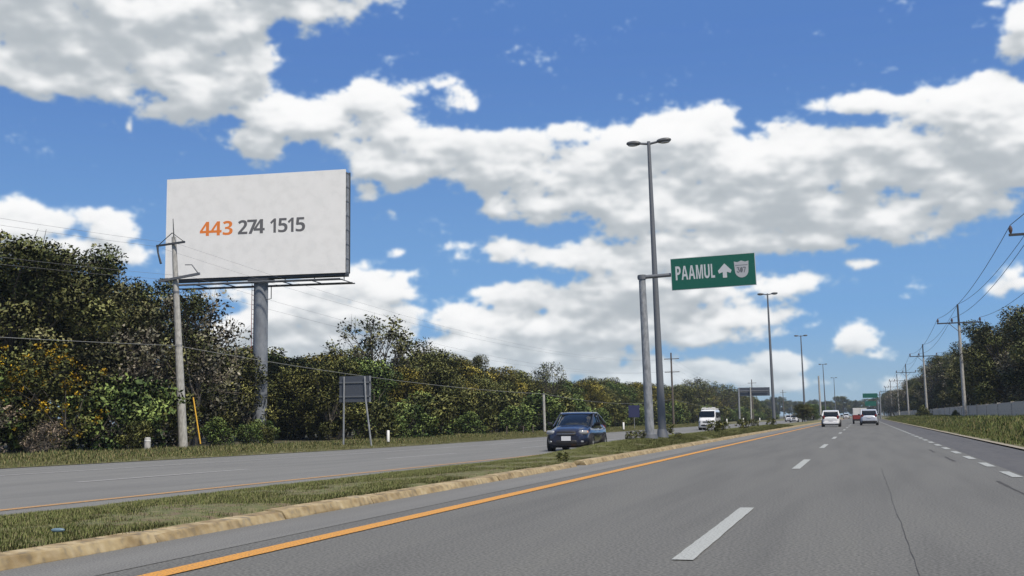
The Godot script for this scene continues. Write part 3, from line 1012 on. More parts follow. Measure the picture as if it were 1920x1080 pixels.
func build_wall() -> void:
	var w := thing("boundary_wall", "low grey block wall running behind the tall grass under the trees", "wall", Vector3(10.6, 0.3, 0))
	rng.seed = 9
	for i in 46:
		var st := begin()
		var z := -20.0 - i * 9.0
		var x := -0.0016 * maxf(0.0, -z - 120.0)
		box(st, Vector3(x, 0.76 + rng.randf_range(-0.02, 0.02), z - 4.48), Vector3(0.18, 1.6, 8.96))
		piece("wall_panel", st, M.wall_block, w)
		st = begin()
		box(st, Vector3(x - 0.02, 0.8, z), Vector3(0.24, 1.6, 0.3))
		piece("pilaster", st, M.wall_block, w)


# ---------------------------------------------------------------- vehicles (front towards +z)
func ring(z: float, w: float, yb: float, yt: float, e := 4.0, taper := 1.0, n := 24) -> PackedVector3Array:
	var out := PackedVector3Array()
	for i in n:
		var a := TAU * (i + 0.5) / n
		var y := signf(sin(a)) * pow(absf(sin(a)), 2.0 / e)
		var x := signf(cos(a)) * pow(absf(cos(a)), 2.0 / e)
		out.append(Vector3(x * w * lerpf(1.0, taper, clampf(y * 0.5 + 0.5, 0.0, 1.0)), (yb + yt) * 0.5 + y * (yt - yb) * 0.5, z))
	return out


func rings(list: Array, e := 4.0, taper := 1.0) -> Array:
	var out := []
	for s in list:
		out.append(ring(s[0], s[1], s[2], s[3], e, taper))
	return out


func wheel(parent: Node3D, x: float, z: float, r: float) -> void:
	var s := signf(x)
	var w := Node3D.new()
	w.name = "wheel"
	parent.add_child(w, true)
	w.position = Vector3(x, r, z)
	var st := begin()
	var prof := [[-0.1, 0.62], [-0.1, 0.93], [-0.07, 1.0], [0.07, 1.0], [0.1, 0.93], [0.1, 0.66], [0.06, 0.62]]
	var rr := []
	for p in prof:
		var c := PackedVector3Array()
		for k in 24:
			var a := TAU * k / 24
			c.append(Vector3(p[0] * s, cos(a) * r * p[1], sin(a) * r * p[1]))
		rr.append(c)
	loft(st, rr, false)
	piece("tyre", st, M.tyre_rubber, w)
	st = begin()
	tube(st, [Vector3(0.02 * s, 0, 0), Vector3(0.095 * s, 0, 0)], [r * 0.17, r * 0.15], 12)
	for k in 5:
		var b := Basis(Vector3.RIGHT, TAU * k / 5)
		box(st, Vector3(0.075 * s, 0, 0) + b * Vector3(0, r * 0.36, 0), Vector3(0.03, r * 0.6, r * 0.17), b)
	tube(st, [Vector3(0.05 * s, 0, 0), Vector3(0.09 * s, 0, 0)], [r * 0.67, r * 0.67], 24, false)
	tube(st, [Vector3(0.0 * s, 0, 0), Vector3(0.03 * s, 0, 0)], [r * 0.6, r * 0.6], 18)
	piece("rim", st, M.alloy, w)


func glass_patch(parent: Node3D, called: String, pts: Array, lift: Vector3) -> void:
	var st := begin()
	st.set_smooth_group(-1)
	for k in range(1, pts.size() - 1):
		for p in [pts[0], pts[k], pts[k + 1]]:
			st.add_vertex(p + lift)
	piece(called, st, M.car_glass, parent)


# d: length, width, height, cowl, belt, deck, wind (z of windscreen top), roof_end, glass_end, r, axle_f, axle_r
func make_car(called: String, label: String, at: Vector3, turn: float, d: Dictionary, paint: Material) -> Node3D:
	var c := thing(called, label, "car", at, turn)
	var l: float = d.length / 2
	var w: float = d.width / 2
	var h: float = d.height
	var belt: float = d.belt
	var hood: float = d.hood
	var body := [[l, w * 0.60, 0.34, hood - 0.34], [l - 0.03, w * 0.76, 0.25, hood - 0.24], [l - 0.12, w * 0.87, 0.2, hood - 0.16], [l - 0.38, w * 0.96, 0.18, hood - 0.09], [d.cowl + 0.3, w * 0.99, 0.17, hood - 0.01], [d.cowl, w, 0.17, hood + 0.03], [0.0, w, 0.17, belt], [d.glass_end + 0.1, w, 0.18, belt + 0.02]]
	body += [[-l + 0.35, w * 0.97, 0.2, d.deck], [-l + 0.12, w * 0.91, 0.24, d.deck - 0.03], [-l + 0.03, w * 0.82, 0.28, d.deck - 0.1], [-l, w * 0.7, 0.36, d.deck - 0.2]]
	var st := begin()
	loft(st, rings(body, 3.4, 0.92))
	piece("body", st, paint, c)
	# cabin
	var top := w * 0.78
	st = begin()
	var cab := [[d.cowl + 0.02, w * 0.9, belt - 0.2, belt - 0.02], [d.wind + 0.08, w * 0.93, belt - 0.2, h - 0.07], [(d.wind + d.roof_end) / 2, w * 0.94, belt - 0.2, h - 0.03], [d.roof_end - 0.05, w * 0.92, belt - 0.2, h - 0.08], [d.glass_end, w * 0.88, belt - 0.2, belt + 0.0]]
	loft(st, rings(cab, 5.0, 0.80))
	piece("window_glass", st, M.car_glass, c)
	st = begin()
	var roof := [[d.wind + 0.10, top * 0.86, h - 0.105, h - 0.075], [d.wind, top * 0.97, h - 0.1, h - 0.03], [(d.wind + d.roof_end) / 2, top * 1.02, h - 0.09, h], [d.roof_end, top * 0.98, h - 0.12, h - 0.035], [d.roof_end - 0.12, top * 0.9, h - 0.17, h - 0.09]]
	loft(st, rings(roof, 3.0))
	piece("roof", st, paint, c)
	for s in [-1.0, 1.0]:
		st = begin()
		tube(st, [Vector3(s * w * 0.90, belt - 0.04, d.cowl - 0.05), Vector3(s * top * 0.99, h - 0.08, d.wind)], [0.035, 0.032], 6)
		tube(st, [Vector3(s * top * 1.0, h - 0.07, d.wind), Vector3(s * top * 1.03, h - 0.05, (d.wind + d.roof_end) / 2), Vector3(s * top, h - 0.09, d.roof_end)], [0.04, 0.045, 0.04], 6)
		tube(st, [Vector3(s * top * 0.99, h - 0.09, d.roof_end), Vector3(s * w * 0.89, belt + 0.03, d.glass_end + 0.03)], [0.05, 0.07], 6)
		var bz: float = (d.wind + d.roof_end) / 2 - 0.1
		tube(st, [Vector3(s * w * 0.955, belt - 0.02, bz), Vector3(s * top * 1.03, h - 0.07, bz)], [0.035, 0.03], 5)
		piece("pillar", st, paint, c)
		st = begin()
		pill(st, Vector3(s * (w + 0.09), belt + 0.06, d.cowl - 0.25), Vector3(0.1, 0.075, 0.06), 3.0)
		piece("mirror", st, M.black_plastic if d.get("dark_mirror", true) else paint, c)
		for a in [d.axle_f, d.axle_r]:
			st = begin()
			tube(st, [Vector3(s * (w - 0.2), d.r + 0.02, a), Vector3(s * (w + 0.004), d.r + 0.02, a)], [d.r * 1.17, d.r * 1.17], 24)
			piece("wheel_well", st, M.black_plastic, c)
			wheel(c, s * (w - 0.075), a, d.r)
		st = begin()
		box(st, Vector3(s * (w + 0.002), 0.62, 0.0), Vector3(0.012, 0.035, d.length * 0.5))
		piece("side_trim", st, M.black_plastic, c)
		st = begin()
		box(st, Vector3(s * (w + 0.004), belt - 0.14, -0.15), Vector3(0.03, 0.035, 0.16))
		box(st, Vector3(s * (w + 0.004), belt - 0.14, -1.0), Vector3(0.03, 0.035, 0.16))
		piece("door_handle", st, paint, c)
		# lamps
		st = begin()
		pill(st, Vector3(s * w * 0.73, hood - 0.26, l - 0.17), Vector3(w * 0.22, 0.085, 0.12), 3.0, Basis(Vector3.UP, s * 0.5))
		var hl := piece("headlight", st, M.headlight_lens, c)
		st = begin()
		pill(st, Vector3(s * w * 0.86, hood - 0.25, l - 0.22), Vector3(0.06, 0.065, 0.09), 2.4, Basis(Vector3.UP, s * 0.7))
		piece("indicator", st, M.amber_lens, hl)
		st = begin()
		pill(st, Vector3(s * w * 0.74, d.tail_y, -l + 0.06), Vector3(w * 0.1, d.tail_h, 0.06), 3.0, Basis(Vector3.UP, -s * 0.3))
		piece("tail_light", st, M.red_lens, c)
		st = begin()
		pill(st, Vector3(s * w * 0.7, 0.38, l - 0.05), Vector3(0.06, 0.04, 0.05), 2.4, Basis(Vector3.UP, s * 0.4))
		piece("fog_light", st, M.headlight_lens, c)
	st = begin()
	pill(st, Vector3(0, hood - 0.29, l - 0.06), Vector3(w * 0.46, 0.085, 0.09), 4.0)
	piece("grille", st, M.black_plastic, c)
	st = begin()
	pill(st, Vector3(0, 0.36, l - 0.04), Vector3(w * 0.5, 0.09, 0.07), 4.0)
	piece("lower_grille", st, M.black_plastic, c)
	st = begin()
	pill(st, Vector3(0, hood - 0.31, l + 0.0), Vector3(w * 0.46, 0.012, 0.05), 4.0)
	piece("grille_bar", st, M.chrome, c)
	st = begin()
	box(st, Vector3(0, 0.50, l + 0.035), Vector3(0.36, 0.17, 0.02))
	piece("number_plate", st, M.plate_white, c)
	st = begin()
	box(st, Vector3(0, d.get("plate_y", 0.75), -l - 0.02), Vector3(0.36, 0.16, 0.02))
	piece("number_plate", st, M.plate_white, c)
	st = begin()
	pill(st, Vector3(0, 0.36, -l + 0.04), Vector3(w * 0.86, 0.12, 0.09), 5.0)
	piece("rear_bumper", st, M.black_plastic if d.get("dark_bumper", false) else paint, c)
	st = begin()
	box(st, Vector3(0, 0.2, 0), Vector3(d.width * 0.8, 0.1, d.length * 0.86))
	piece("underbody", st, M.black_plastic, c)
	return c


func build_vehicles() -> void:
	var z := -44.5
	var sedan := {"length": 4.3, "width": 1.72, "height": 1.5, "hood": 0.98, "belt": 0.98, "deck": 1.06, "cowl": 1.0, "wind": 0.12, "roof_end": -0.7, "glass_end": -1.72, "r": 0.31, "axle_f": 1.32, "axle_r": -1.2, "tail_y": 0.86, "tail_h": 0.14}
	var c := make_car("parked_car", "", Vector3.ZERO, 0.0, sedan, M.navy_paint)
	c.name = "sedan_car"
	tag(c, "dark navy blue sedan driving towards us on the oncoming carriageway", "car")
	c.position = Vector3(-10.82, left_level(z), z)
	c.rotation.y = 0.03
	var hatch := {"length": 3.6, "width": 1.66, "height": 1.52, "hood": 0.96, "belt": 0.95, "deck": 0.98, "cowl": 0.85, "wind": 0.3, "roof_end": -1.3, "glass_end": -1.72, "r": 0.29, "axle_f": 1.15, "axle_r": -1.2, "tail_y": 0.86, "tail_h": 0.17, "dark_bumper": false, "plate_y": 0.62}
	make_car("hatchback_car", "small white hatchback seen from behind in the lane next to the median", Vector3(-2.82, 0, -111.0), PI, hatch, M.white_car_paint)
	var suv := {"length": 4.1, "width": 1.76, "height": 1.62, "hood": 1.02, "belt": 1.02, "deck": 1.05, "cowl": 0.9, "wind": 0.3, "roof_end": -1.5, "glass_end": -1.95, "r": 0.32, "axle_f": 1.3, "axle_r": -1.3, "tail_y": 0.98, "tail_h": 0.13, "dark_bumper": true, "plate_y": 0.8}
	make_car("hatchback_car", "silvery white hatchback seen from behind next to the red and white pickup", Vector3(0.58, 0, -124.0), PI, suv, M.silver_car_paint)
	for p in [[-13.2, -238.0, "white car waiting far off by the median opening"], [-15.6, -262.0, "distant white car on the oncoming carriageway beside the red truck"], [-4.6, -345.0, "far white car near the vanishing end of the road"]]:
		make_car("hatchback_car", p[2], Vector3(p[0], left_level(-100.0) if p[0] < -10.0 else 0.0, p[1]), 0.0, hatch, M.white_car_paint)
	build_van()
	build_trucks()


func build_van() -> void:
	var c := thing("passenger_van", "white passenger van with a loaded roof rack coming towards us", "van", Vector3(-14.6, left_level(-112.0), -115.5), 0.0)
	var st := begin()
	var body := [[2.42, 0.62, 0.32, 0.92], [2.36, 0.74, 0.25, 1.02], [2.2, 0.83, 0.22, 1.12], [1.95, 0.85, 0.2, 1.26], [1.45, 0.86, 0.2, 1.85], [1.15, 0.86, 0.2, 1.98], [0.6, 0.86, 0.2, 2.03], [-2.1, 0.86, 0.22, 2.03], [-2.35, 0.84, 0.25, 1.98], [-2.42, 0.8, 0.3, 1.9]]
	loft(st, rings(body, 6.0, 0.9))
	piece("body", st, M.white_car_paint, c)
	glass_patch(c, "windscreen", [Vector3(-0.76, 1.26, 2.02), Vector3(0.76, 1.26, 2.02), Vector3(0.69, 1.82, 1.52), Vector3(-0.69, 1.82, 1.52)], Vector3(0, 0.03, 0.03))
	for s in [-1.0, 1.0]:
		st = begin()
		for k in 4:
			box(st, Vector3(s * 0.83, 1.5, 1.0 - k * 0.95), Vector3(0.03, 0.46, 0.82), Basis(Vector3.BACK, s * 0.08))
		piece("side_window", st, M.car_glass, c)
		st = begin()
		pill(st, Vector3(s * 0.66, 0.82, 2.31), Vector3(0.15, 0.12, 0.08), 2.6, Basis(Vector3.UP, s * 0.4))
		piece("headlight", st, M.headlight_lens, c)
		st = begin()
		pill(st, Vector3(s * 1.0, 1.32, 1.85), Vector3(0.1, 0.14, 0.06), 3.0)
		piece("mirror", st, M.black_plastic, c)
		for a in [1.5, -1.3]:
			st = begin()
			tube(st, [Vector3(s * 0.6, 0.34, a), Vector3(s * 0.866, 0.34, a)], [0.37, 0.37], 20)
			piece("wheel_well", st, M.black_plastic, c)
			wheel(c, s * 0.785, a, 0.32)
	st = begin()
	pill(st, Vector3(0, 0.78, 2.38), Vector3(0.42, 0.1, 0.06), 4.0)
	piece("grille", st, M.mid_metal, c)
	st = begin()
	pill(st, Vector3(0, 0.46, 2.36), Vector3(0.6, 0.1, 0.1), 4.0)
	piece("bumper_intake", st, M.black_plastic, c)
	st = begin()
	box(st, Vector3(0, 0.58, 2.45), Vector3(0.32, 0.15, 0.02))
	piece("number_plate", st, M.plate_white, c)
	var rack := Node3D.new()
	rack.name = "roof_rack"
	c.add_child(rack)
	st = begin()
	for s in [-0.65, 0.65]:
		tube(st, [Vector3(s, 2.09, 1.0), Vector3(s, 2.09, -1.9)], [0.025, 0.025], 6)
	for k in 5:
		tube(st, [Vector3(-0.65, 2.09, 0.95 - k * 0.7), Vector3(0.65, 2.09, 0.95 - k * 0.7)], [0.025, 0.025], 6)
		for s in [-0.65, 0.65]:
			tube(st, [Vector3(s, 1.95, 0.95 - k * 0.7), Vector3(s, 2.09, 0.95 - k * 0.7)], [0.02, 0.02], 5)
	piece("frame", st, M.post_white, rack)
	for q in [[-0.48, 0.1], [-0.18, 0.05], [0.12, 0.08], [0.45, 0.12]]:
		st = begin()
		box(st, Vector3(q[0], 2.115 + q[1] * 0.5, 0.2), Vector3(0.2, q[1], 1.4))
		piece("load", st, M.truck_white, rack)


func build_trucks() -> void:
	var c := thing("pickup_truck", "small red pickup with a white cargo box seen from behind", "truck", Vector3(-0.35, 0, -146.0), PI)
	var st := begin()
	loft(st, rings([[2.3, 0.6, 0.4, 0.9], [2.1, 0.8, 0.35, 1.0], [1.2, 0.85, 0.35, 1.08], [0.4, 0.85, 0.35, 1.1], [-2.2, 0.85, 0.42, 1.06], [-2.3, 0.84, 0.45, 1.04]], 6.0))
	piece("body", st, M.red_paint, c)
	st = begin()
	loft(st, rings([[1.2, 0.78, 1.0, 1.1], [0.7, 0.76, 1.0, 1.62], [-0.1, 0.76, 1.0, 1.66], [-0.2, 0.76, 1.0, 1.6]], 6.0, 0.85))
	piece("cab", st, M.red_paint, c)
	st = begin()
	box(st, Vector3(0, 1.46, -1.28), Vector3(1.6, 0.84, 2.0))
	piece("cargo_box", st, M.truck_white, c)
	st = begin()
	box(st, Vector3(0, 0.8, -2.33), Vector3(1.5, 0.48, 0.05))
	piece("tailgate", st, M.red_paint, c)
	for s in [-1.0, 1.0]:
		st = begin()
		box(st, Vector3(s * 0.40, 1.44, -2.30), Vector3(0.70, 0.74, 0.03))
		piece("box_door", st, M.truck_white, c)
		st = begin()
		pill(st, Vector3(s * 0.78, 0.82, -2.33), Vector3(0.06, 0.16, 0.05), 3.0)
		piece("tail_light", st, M.red_lens, c)
		for a in [1.5, -1.4]:
			wheel(c, s * 0.76, a, 0.36)
	st = begin()
	box(st, Vector3(0, 0.48, -2.38), Vector3(1.6, 0.14, 0.12))
	piece("rear_bumper", st, M.black_plastic, c)
	# far red lorry
	var t := thing("red_truck", "distant red box truck on the oncoming carriageway behind the dark bush", "truck", Vector3(-13.0, -0.24, -300.0), 0.0)
	st = begin()
	box(st, Vector3(0, 2.0, -3.0), Vector3(2.3, 2.4, 5.0))
	piece("cargo_box", st, M.red_paint, t)
	st = begin()
	loft(st, rings([[1.4, 1.0, 0.5, 1.6], [1.2, 1.1, 0.45, 2.2], [-0.4, 1.1, 0.45, 2.5]], 7.0))
	piece("cab", st, M.truck_white, t)
	glass_patch(t, "windscreen", [Vector3(-0.9, 1.5, 1.42), Vector3(0.9, 1.5, 1.42), Vector3(0.85, 2.15, 1.25), Vector3(-0.85, 2.15, 1.25)], Vector3(0, 0, 0.03))
	for s in [-1.0, 1.0]:
		for a in [0.6, -4.4]:
			wheel(t, s * 0.95, a, 0.45)


# ---------------------------------------------------------------- plants
var pal := {
	"dark": [Color(0.0727, 0.0913, 0.0318), Color(0.107, 0.123, 0.0425), Color(0.156, 0.162, 0.0566), Color(0.207, 0.203, 0.0974)],
	"olive": [Color(0.0831, 0.0986, 0.0303), Color(0.12, 0.131, 0.0413), Color(0.161, 0.169, 0.0496), Color(0.201, 0.2, 0.062)],
	"golden": [Color(0.102, 0.107, 0.0331), Color(0.165, 0.158, 0.0413), Color(0.233, 0.21, 0.0468), Color(0.31, 0.263, 0.0523)],
	"green": [Color(0.0648, 0.109, 0.0331), Color(0.0971, 0.155, 0.0441), Color(0.148, 0.22, 0.0606), Color(0.216, 0.284, 0.0827)],
	"grey": [Color(0.162, 0.16, 0.116), Color(0.243, 0.227, 0.171), Color(0.324, 0.296, 0.235), Color(0.121, 0.119, 0.0689)],
	"dry": [Color(0.23, 0.181, 0.132), Color(0.324, 0.258, 0.193), Color(0.162, 0.141, 0.0882), Color(0.405, 0.322, 0.248)],
	"flower": [Color(0.46, 0.30, 0.02), Color(0.55, 0.37, 0.025), Color(0.36, 0.22, 0.015)],
}


func leaf_cloud(clumps: Array, per: int, size: float, colours: Array, flat := 0.75, core := 0.45) -> ArrayMesh:
	var v := PackedVector3Array()
	var n := PackedVector3Array()
	var c := PackedColorArray()
	var ix := PackedInt32Array()
	for q in clumps:
		var count := int(per * q[2])
		var tone: float = rng.randf_range(0.62, 1.35)
		var lean := rng.randi() % colours.size()
		for i in count:
			var d := Vector3(rng.randfn(), rng.randfn(), rng.randfn()).normalized()
			var p: Vector3 = q[0] + d * q[1] * pow(rng.randf(), core) * Vector3(1, flat, 1)
			var u := Vector3(rng.randfn(), rng.randfn() * 0.7, rng.randfn()).normalized()
			var w := u.cross(Vector3(rng.randfn(), rng.randfn(), rng.randfn())).normalized()
			var s := size * rng.randf_range(0.6, 1.35)
			var a := u * s
			var b := w * s * rng.randf_range(0.4, 0.62)
			var nn := u.cross(w).normalized()
			if nn.dot(d) < 0.0:
				nn = -nn
			nn = (nn * 0.45 + d * 0.8).normalized()
			var col: Color = colours[lean if rng.randf() < 0.7 else rng.randi() % colours.size()] * tone * rng.randf_range(0.88, 1.12)
			col.a = 1.0
			var k := v.size()
			v.append_array([p - a, p + b, p + a, p - b])
			n.append_array([nn, nn, nn, nn])
			c.append_array([col, col, col, col])
			ix.append_array([k, k + 1, k + 2, k, k + 2, k + 3])
	var arr := []
	arr.resize(Mesh.ARRAY_MAX)
	arr[Mesh.ARRAY_VERTEX] = v
	arr[Mesh.ARRAY_NORMAL] = n
	arr[Mesh.ARRAY_COLOR] = c
	arr[Mesh.ARRAY_INDEX] = ix
	var m := ArrayMesh.new()
	m.add_surface_from_arrays(Mesh.PRIMITIVE_TRIANGLES, arr)
	return m


# a tree one metre high: trunk with limbs that carry leaf clumps. Stored as [wood, leaves]
func grow(called: String, seed_value: int, o: Dictionary) -> void:
	rng.seed = seed_value
	var st := begin()
	var h: float = o.h
	var w: float = o.w
	var trunk: float = o.trunk * h
	var r: float = o.r
	var base_lean := Vector3(rng.randf_range(-0.1, 0.1), 0, rng.randf_range(-0.1, 0.1)) * h
	var stems: int = o.get("stems", 1)
	var heads := []
	for s in stems:
		var a := TAU * s / stems + rng.randf()
		var foot := Vector3(cos(a), 0, sin(a)) * (0.0 if stems == 1 else 0.12 * w)
		var head := foot * 2.5 + base_lean * 0.4 + Vector3(0, trunk, 0)
		tube(st, [foot - Vector3(0, 0.3, 0), foot.lerp(head, 0.5) + Vector3(rng.randf_range(-0.1, 0.1), 0, rng.randf_range(-0.1, 0.1)), head], [r, r * 0.85, r * 0.65], 7)
		heads.append(head)
	var clumps := []
	var count: int = o.clumps
	for i in count:
		# spread the clumps through an uneven dome
		var a := TAU * (i * 0.618 + rng.randf() * 0.15)
		var up := pow(float(i) / count, o.get("rise", 0.8))
		var reach := w * 0.5 * sqrt(maxf(0.05, 1.0 - pow(absf(up * 2.0 - o.get("wide_at", 0.7)) / 1.4, 2.2))) * rng.randf_range(0.35, 1.0)
		var y := lerpf(o.low * h, h * 0.93, up) * rng.randf_range(0.93, 1.06)
		var p := Vector3(cos(a) * reach, y, sin(a) * reach) + base_lean * up
		var size: float = o.clump * rng.randf_range(0.65, 1.3)
		clumps.append([p, size, pow(size / o.clump, 2.0)])
		if p.y > trunk * 0.8 or i % 3 == 0:
			var head: Vector3 = heads[i % heads.size()]
			var start := head * rng.randf_range(0.7, 1.0)
			var mid := start.lerp(p, 0.5) + Vector3(rng.randf_range(-0.08, 0.08) * w, 0.05 * h * rng.randf(), rng.randf_range(-0.08, 0.08) * w)
			tube(st, [start, mid, p], [r * 0.42, r * 0.26, r * 0.08], 5)
			for k in o.get("twigs", 2):
				var tip: Vector3 = p + Vector3(rng.randfn(), rng.randfn() * 0.6 + 0.3, rng.randfn()).normalized() * size * 1.05
				tube(st, [mid.lerp(p, rng.randf_range(0.4, 1.0)), tip], [r * 0.14, r * 0.03], 4, false)
	var leaves := leaf_cloud(clumps, o.leaves, o.leaf, pal[o.pal], o.get("flat", 0.75), o.get("core", 0.45))
	variants[called] = [done(st), leaves, o]
	if o.has("flowers"):
		var tops := []
		for q in clumps:
			for k in 5:
				var d := Vector3(rng.randfn(), absf(rng.randfn()) * 0.6, rng.randfn()).normalized()
				tops.append([q[0] + d * q[1] * Vector3(1, 0.75, 1), 0.16, 1.0])
		variants[called].append(leaf_cloud(tops, o.flowers, 0.055, pal.flower))


func plant(kind: String, called: String, label: String, category: String, at: Vector3, height: float, spread := 1.0, group := "", bark := "bark") -> void:
	var q: Array = variants[kind]
	var n := thing(called, label, category, at, rng.randf() * TAU, group)
	var k: float = height / q[2].h
	n.scale = Vector3(k * spread, k, k * spread)
	part("trunk" if category == "tree" else "stems", q[0], M[bark], n)
	part("crown" if category == "tree" else "foliage", q[1], M.leaf_dark if q[2].pal == "dark" else M.leaf, n)
	if q.size() > 3:
		part("blossom", q[3], M.leaf, n)


func build_plants() -> void:
	for i in 3:
		grow("broad%d" % i, 100 + i, {"h": 10.0, "w": 8.5, "trunk": 0.3, "r": 0.26, "clumps": 52, "clump": 1.08, "leaves": 680, "leaf": 0.09, "pal": "dark", "low": 0.22, "twigs": 2})
	for i in 4:
		grow("scrub%d" % i, 200 + i, {"h": 6.0, "w": 5.0, "trunk": 0.25, "r": 0.12, "stems": 3, "clumps": 44, "clump": 0.85, "leaves": 400, "leaf": 0.08, "pal": ["olive", "olive", "golden", "green"][i], "low": 0.1, "twigs": 2})
	for i in 2:
		grow("airy%d" % i, 300 + i, {"h": 9.0, "w": 8.5, "trunk": 0.35, "r": 0.17, "clumps": 40, "clump": 0.95, "leaves": 75, "leaf": 0.13, "pal": ["dark", "olive"][i], "low": 0.42, "twigs": 7, "core": 0.6})
	for i in 2:
		grow("bush%d" % i, 400 + i, {"h": 2.4, "w": 2.8, "trunk": 0.2, "r": 0.05, "stems": 4, "clumps": 22, "clump": 0.5, "leaves": 150, "leaf": 0.085, "pal": ["green", "olive"][i], "low": 0.08, "twigs": 2})
	grow("dry", 501, {"h": 2.2, "w": 3.4, "trunk": 0.15, "r": 0.05, "stems": 6, "clumps": 26, "clump": 0.5, "leaves": 60, "leaf": 0.07, "pal": "dry", "low": 0.1, "twigs": 16, "core": 0.7})
	grow("flowering", 601, {"h": 3.6, "w": 4.0, "trunk": 0.2, "r": 0.07, "stems": 4, "clumps": 26, "clump": 0.62, "leaves": 260, "leaf": 0.06, "pal": "olive", "low": 0.12, "twigs": 2, "flowers": 20})
	grow("grey", 701, {"h": 8.0, "w": 6.0, "trunk": 0.3, "r": 0.16, "stems": 2, "clumps": 44, "clump": 0.95, "leaves": 95, "leaf": 0.11, "pal": "grey", "low": 0.15, "twigs": 8})
	grow("weed", 801, {"h": 0.5, "w": 0.7, "trunk": 0.1, "r": 0.012, "stems": 5, "clumps": 12, "clump": 0.13, "leaves": 60, "leaf": 0.035, "pal": "olive", "low": 0.05, "twigs": 4})
	rng.seed = 4
	# the dark grove left of the billboard
	for t in [[-42.6, -43.0, 8.2, 0.9, 0, "broad dark tree rising behind the shrub with yellow blossom"], [-41.0, -48.5, 11.2, 1.05, 1, "tallest broad dark tree in the grove beside the billboard"], [-41.5, -53.5, 11.0, 0.95, 2, "broad dark tree directly behind the tall concrete pole"], [-40.0, -57.5, 9.9, 0.9, 0, "broad dark tree whose crown overlaps the billboard's lower corner"], [-48.0, -50.0, 10.5, 1.1, 1, "broad dark tree standing deep in the grove behind the tallest one"], [-47.0, -42.5, 8.6, 1.0, 2, "broad dark tree at the open end of the grove, behind the dry bush"], [-47.5, -57.0, 10.5, 1.0, 0, "broad dark tree deep in the grove in front of the billboard's edge"]]:
		plant("broad%d" % t[4], "broadleaf_tree", t[5], "tree", Vector3(t[0], left_level(t[1]), t[1]), t[2], t[3], "dark trees of the grove by the billboard")
	for t in [[-39.2, -61.8, 9.4, 1.0, "tall thin grey-green tree with bare twigs between the grove and the billboard column"], [-38.0, -58.0, 8.8, 1.0, "thin grey-green tree with bare twigs under the billboard's lower corner"], [-37.6, -53.0, 6.6, 1.1, "short grey twiggy tree just behind the tall concrete pole"], [-38.6, -59.6, 6.0, 0.8, "short grey twiggy tree beside the billboard column"]]:
		plant("grey", "thin_leaved_tree", t[4], "tree", Vector3(t[0], left_level(t[1]), t[1]), t[2], t[3], "grey-green trees at the grove's edge", "pale_bark")
	plant("flowering", "flowering_shrub", "shrub covered in yellow blossom at the foot of the dark grove", "shrub", Vector3(-36.0, -0.15, -44.6), 4.7, 1.0)
	plant("dry", "dry_bush", "leafless grey-brown bush by the road at the edge of the grove", "shrub", Vector3(-32.6, -0.14, -36.0), 2.3, 1.0, "", "pale_bark")
	plant("dry", "dry_bush", "low grey twiggy bush between the flowering shrub and the tall pole", "shrub", Vector3(-33.0, -0.14, -40.6), 1.3, 1.1, "", "pale_bark")
	for t in [[-34.4, -47.4, 3.0, 0], [-35.4, -50.0, 3.6, 0], [-32.6, -46.6, 1.3, 1], [-33.6, -55.6, 1.5, 0], [-33.6, -58.8, 1.2, 0], [-34.0, -61.5, 1.0, 1], [-36.0, -64.8, 1.4, 0], [-36.2, -47.0, 2.6, 0], [-38.5, -46.0, 3.6, 1], [-38.0, -42.0, 3.6, 0], [-37.0, -39.0, 3.2, 0], [-36.5, -55.0, 3.4, 1]]:
		plant("bush%d" % t[3], "green_bush", "low leafy green bush in front of the dark grove", "shrub", Vector3(t[0], left_level(t[1]), t[1]), t[2], 1.0, "bushes before the dark grove")
	# scrub wood along the oncoming carriageway: silhouette heights follow the run of the tree line
	var tops := [[-58.0, 5.6], [-70.0, 5.6], [-82.0, 6.0], [-96.0, 6.6], [-112.0, 6.4], [-134.0, 6.8], [-150.0, 6.4], [-165.0, 6.0], [-190.0, 6.9], [-235.0, 6.6], [-300.0, 8.2], [-360.0, 8.2], [-430.0, 7.6], [-700.0, 8.0]]
	var z := -63.0
	var i := 0
	while z > -420.0:
		var h: float = tops[-1][1]
		for k in tops.size() - 1:
			if z <= tops[k][0] and z > tops[k + 1][0]:
				h = lerpf(tops[k][1], tops[k + 1][1], (tops[k][0] - z) / (tops[k][0] - tops[k + 1][0]))
		var kind: int = [0, 2, 1, 0, 3, 1, 2, 0, 1][i % 9]
		var words: String = ["dense olive green scrub tree in the wood behind the oncoming carriageway", "dense olive green scrub tree in the wood behind the oncoming carriageway", "scrub tree with golden yellow-green leaves in the wood behind the oncoming carriageway", "fresh green scrub tree in the wood behind the oncoming carriageway"][kind]
		var grp: String = ["olive scrub trees", "olive scrub trees", "golden scrub trees", "green scrub trees"][kind]
		var sx := -36.5 + rng.randf_range(-1.8, 1.6)
		if z < -72.0 or absf(sx - 0.56 * z) > 3.0:
			plant("scrub%d" % kind, "scrub_tree", words, "tree", Vector3(sx, -0.26, z), h * rng.randf_range(0.66, 1.12), rng.randf_range(0.85, 1.25), grp)
		if i % 2 == 0:
			kind = [1, 0, 2, 1][(i / 2) % 4]
			words = ["dense olive green scrub tree in the wood behind the oncoming carriageway", "dense olive green scrub tree in the wood behind the oncoming carriageway", "scrub tree with golden yellow-green leaves in the wood behind the oncoming carriageway"][kind]
			grp = ["olive scrub trees", "olive scrub trees", "golden scrub trees"][kind]
			plant("scrub%d" % kind, "scrub_tree", words, "tree", Vector3(-42.5 + rng.randf_range(-2.5, 2.5), -0.26, z - 1.5), h * rng.randf_range(0.9, 1.24), rng.randf_range(0.9, 1.3), grp)
		var bz := z + rng.randf_range(-1, 1)
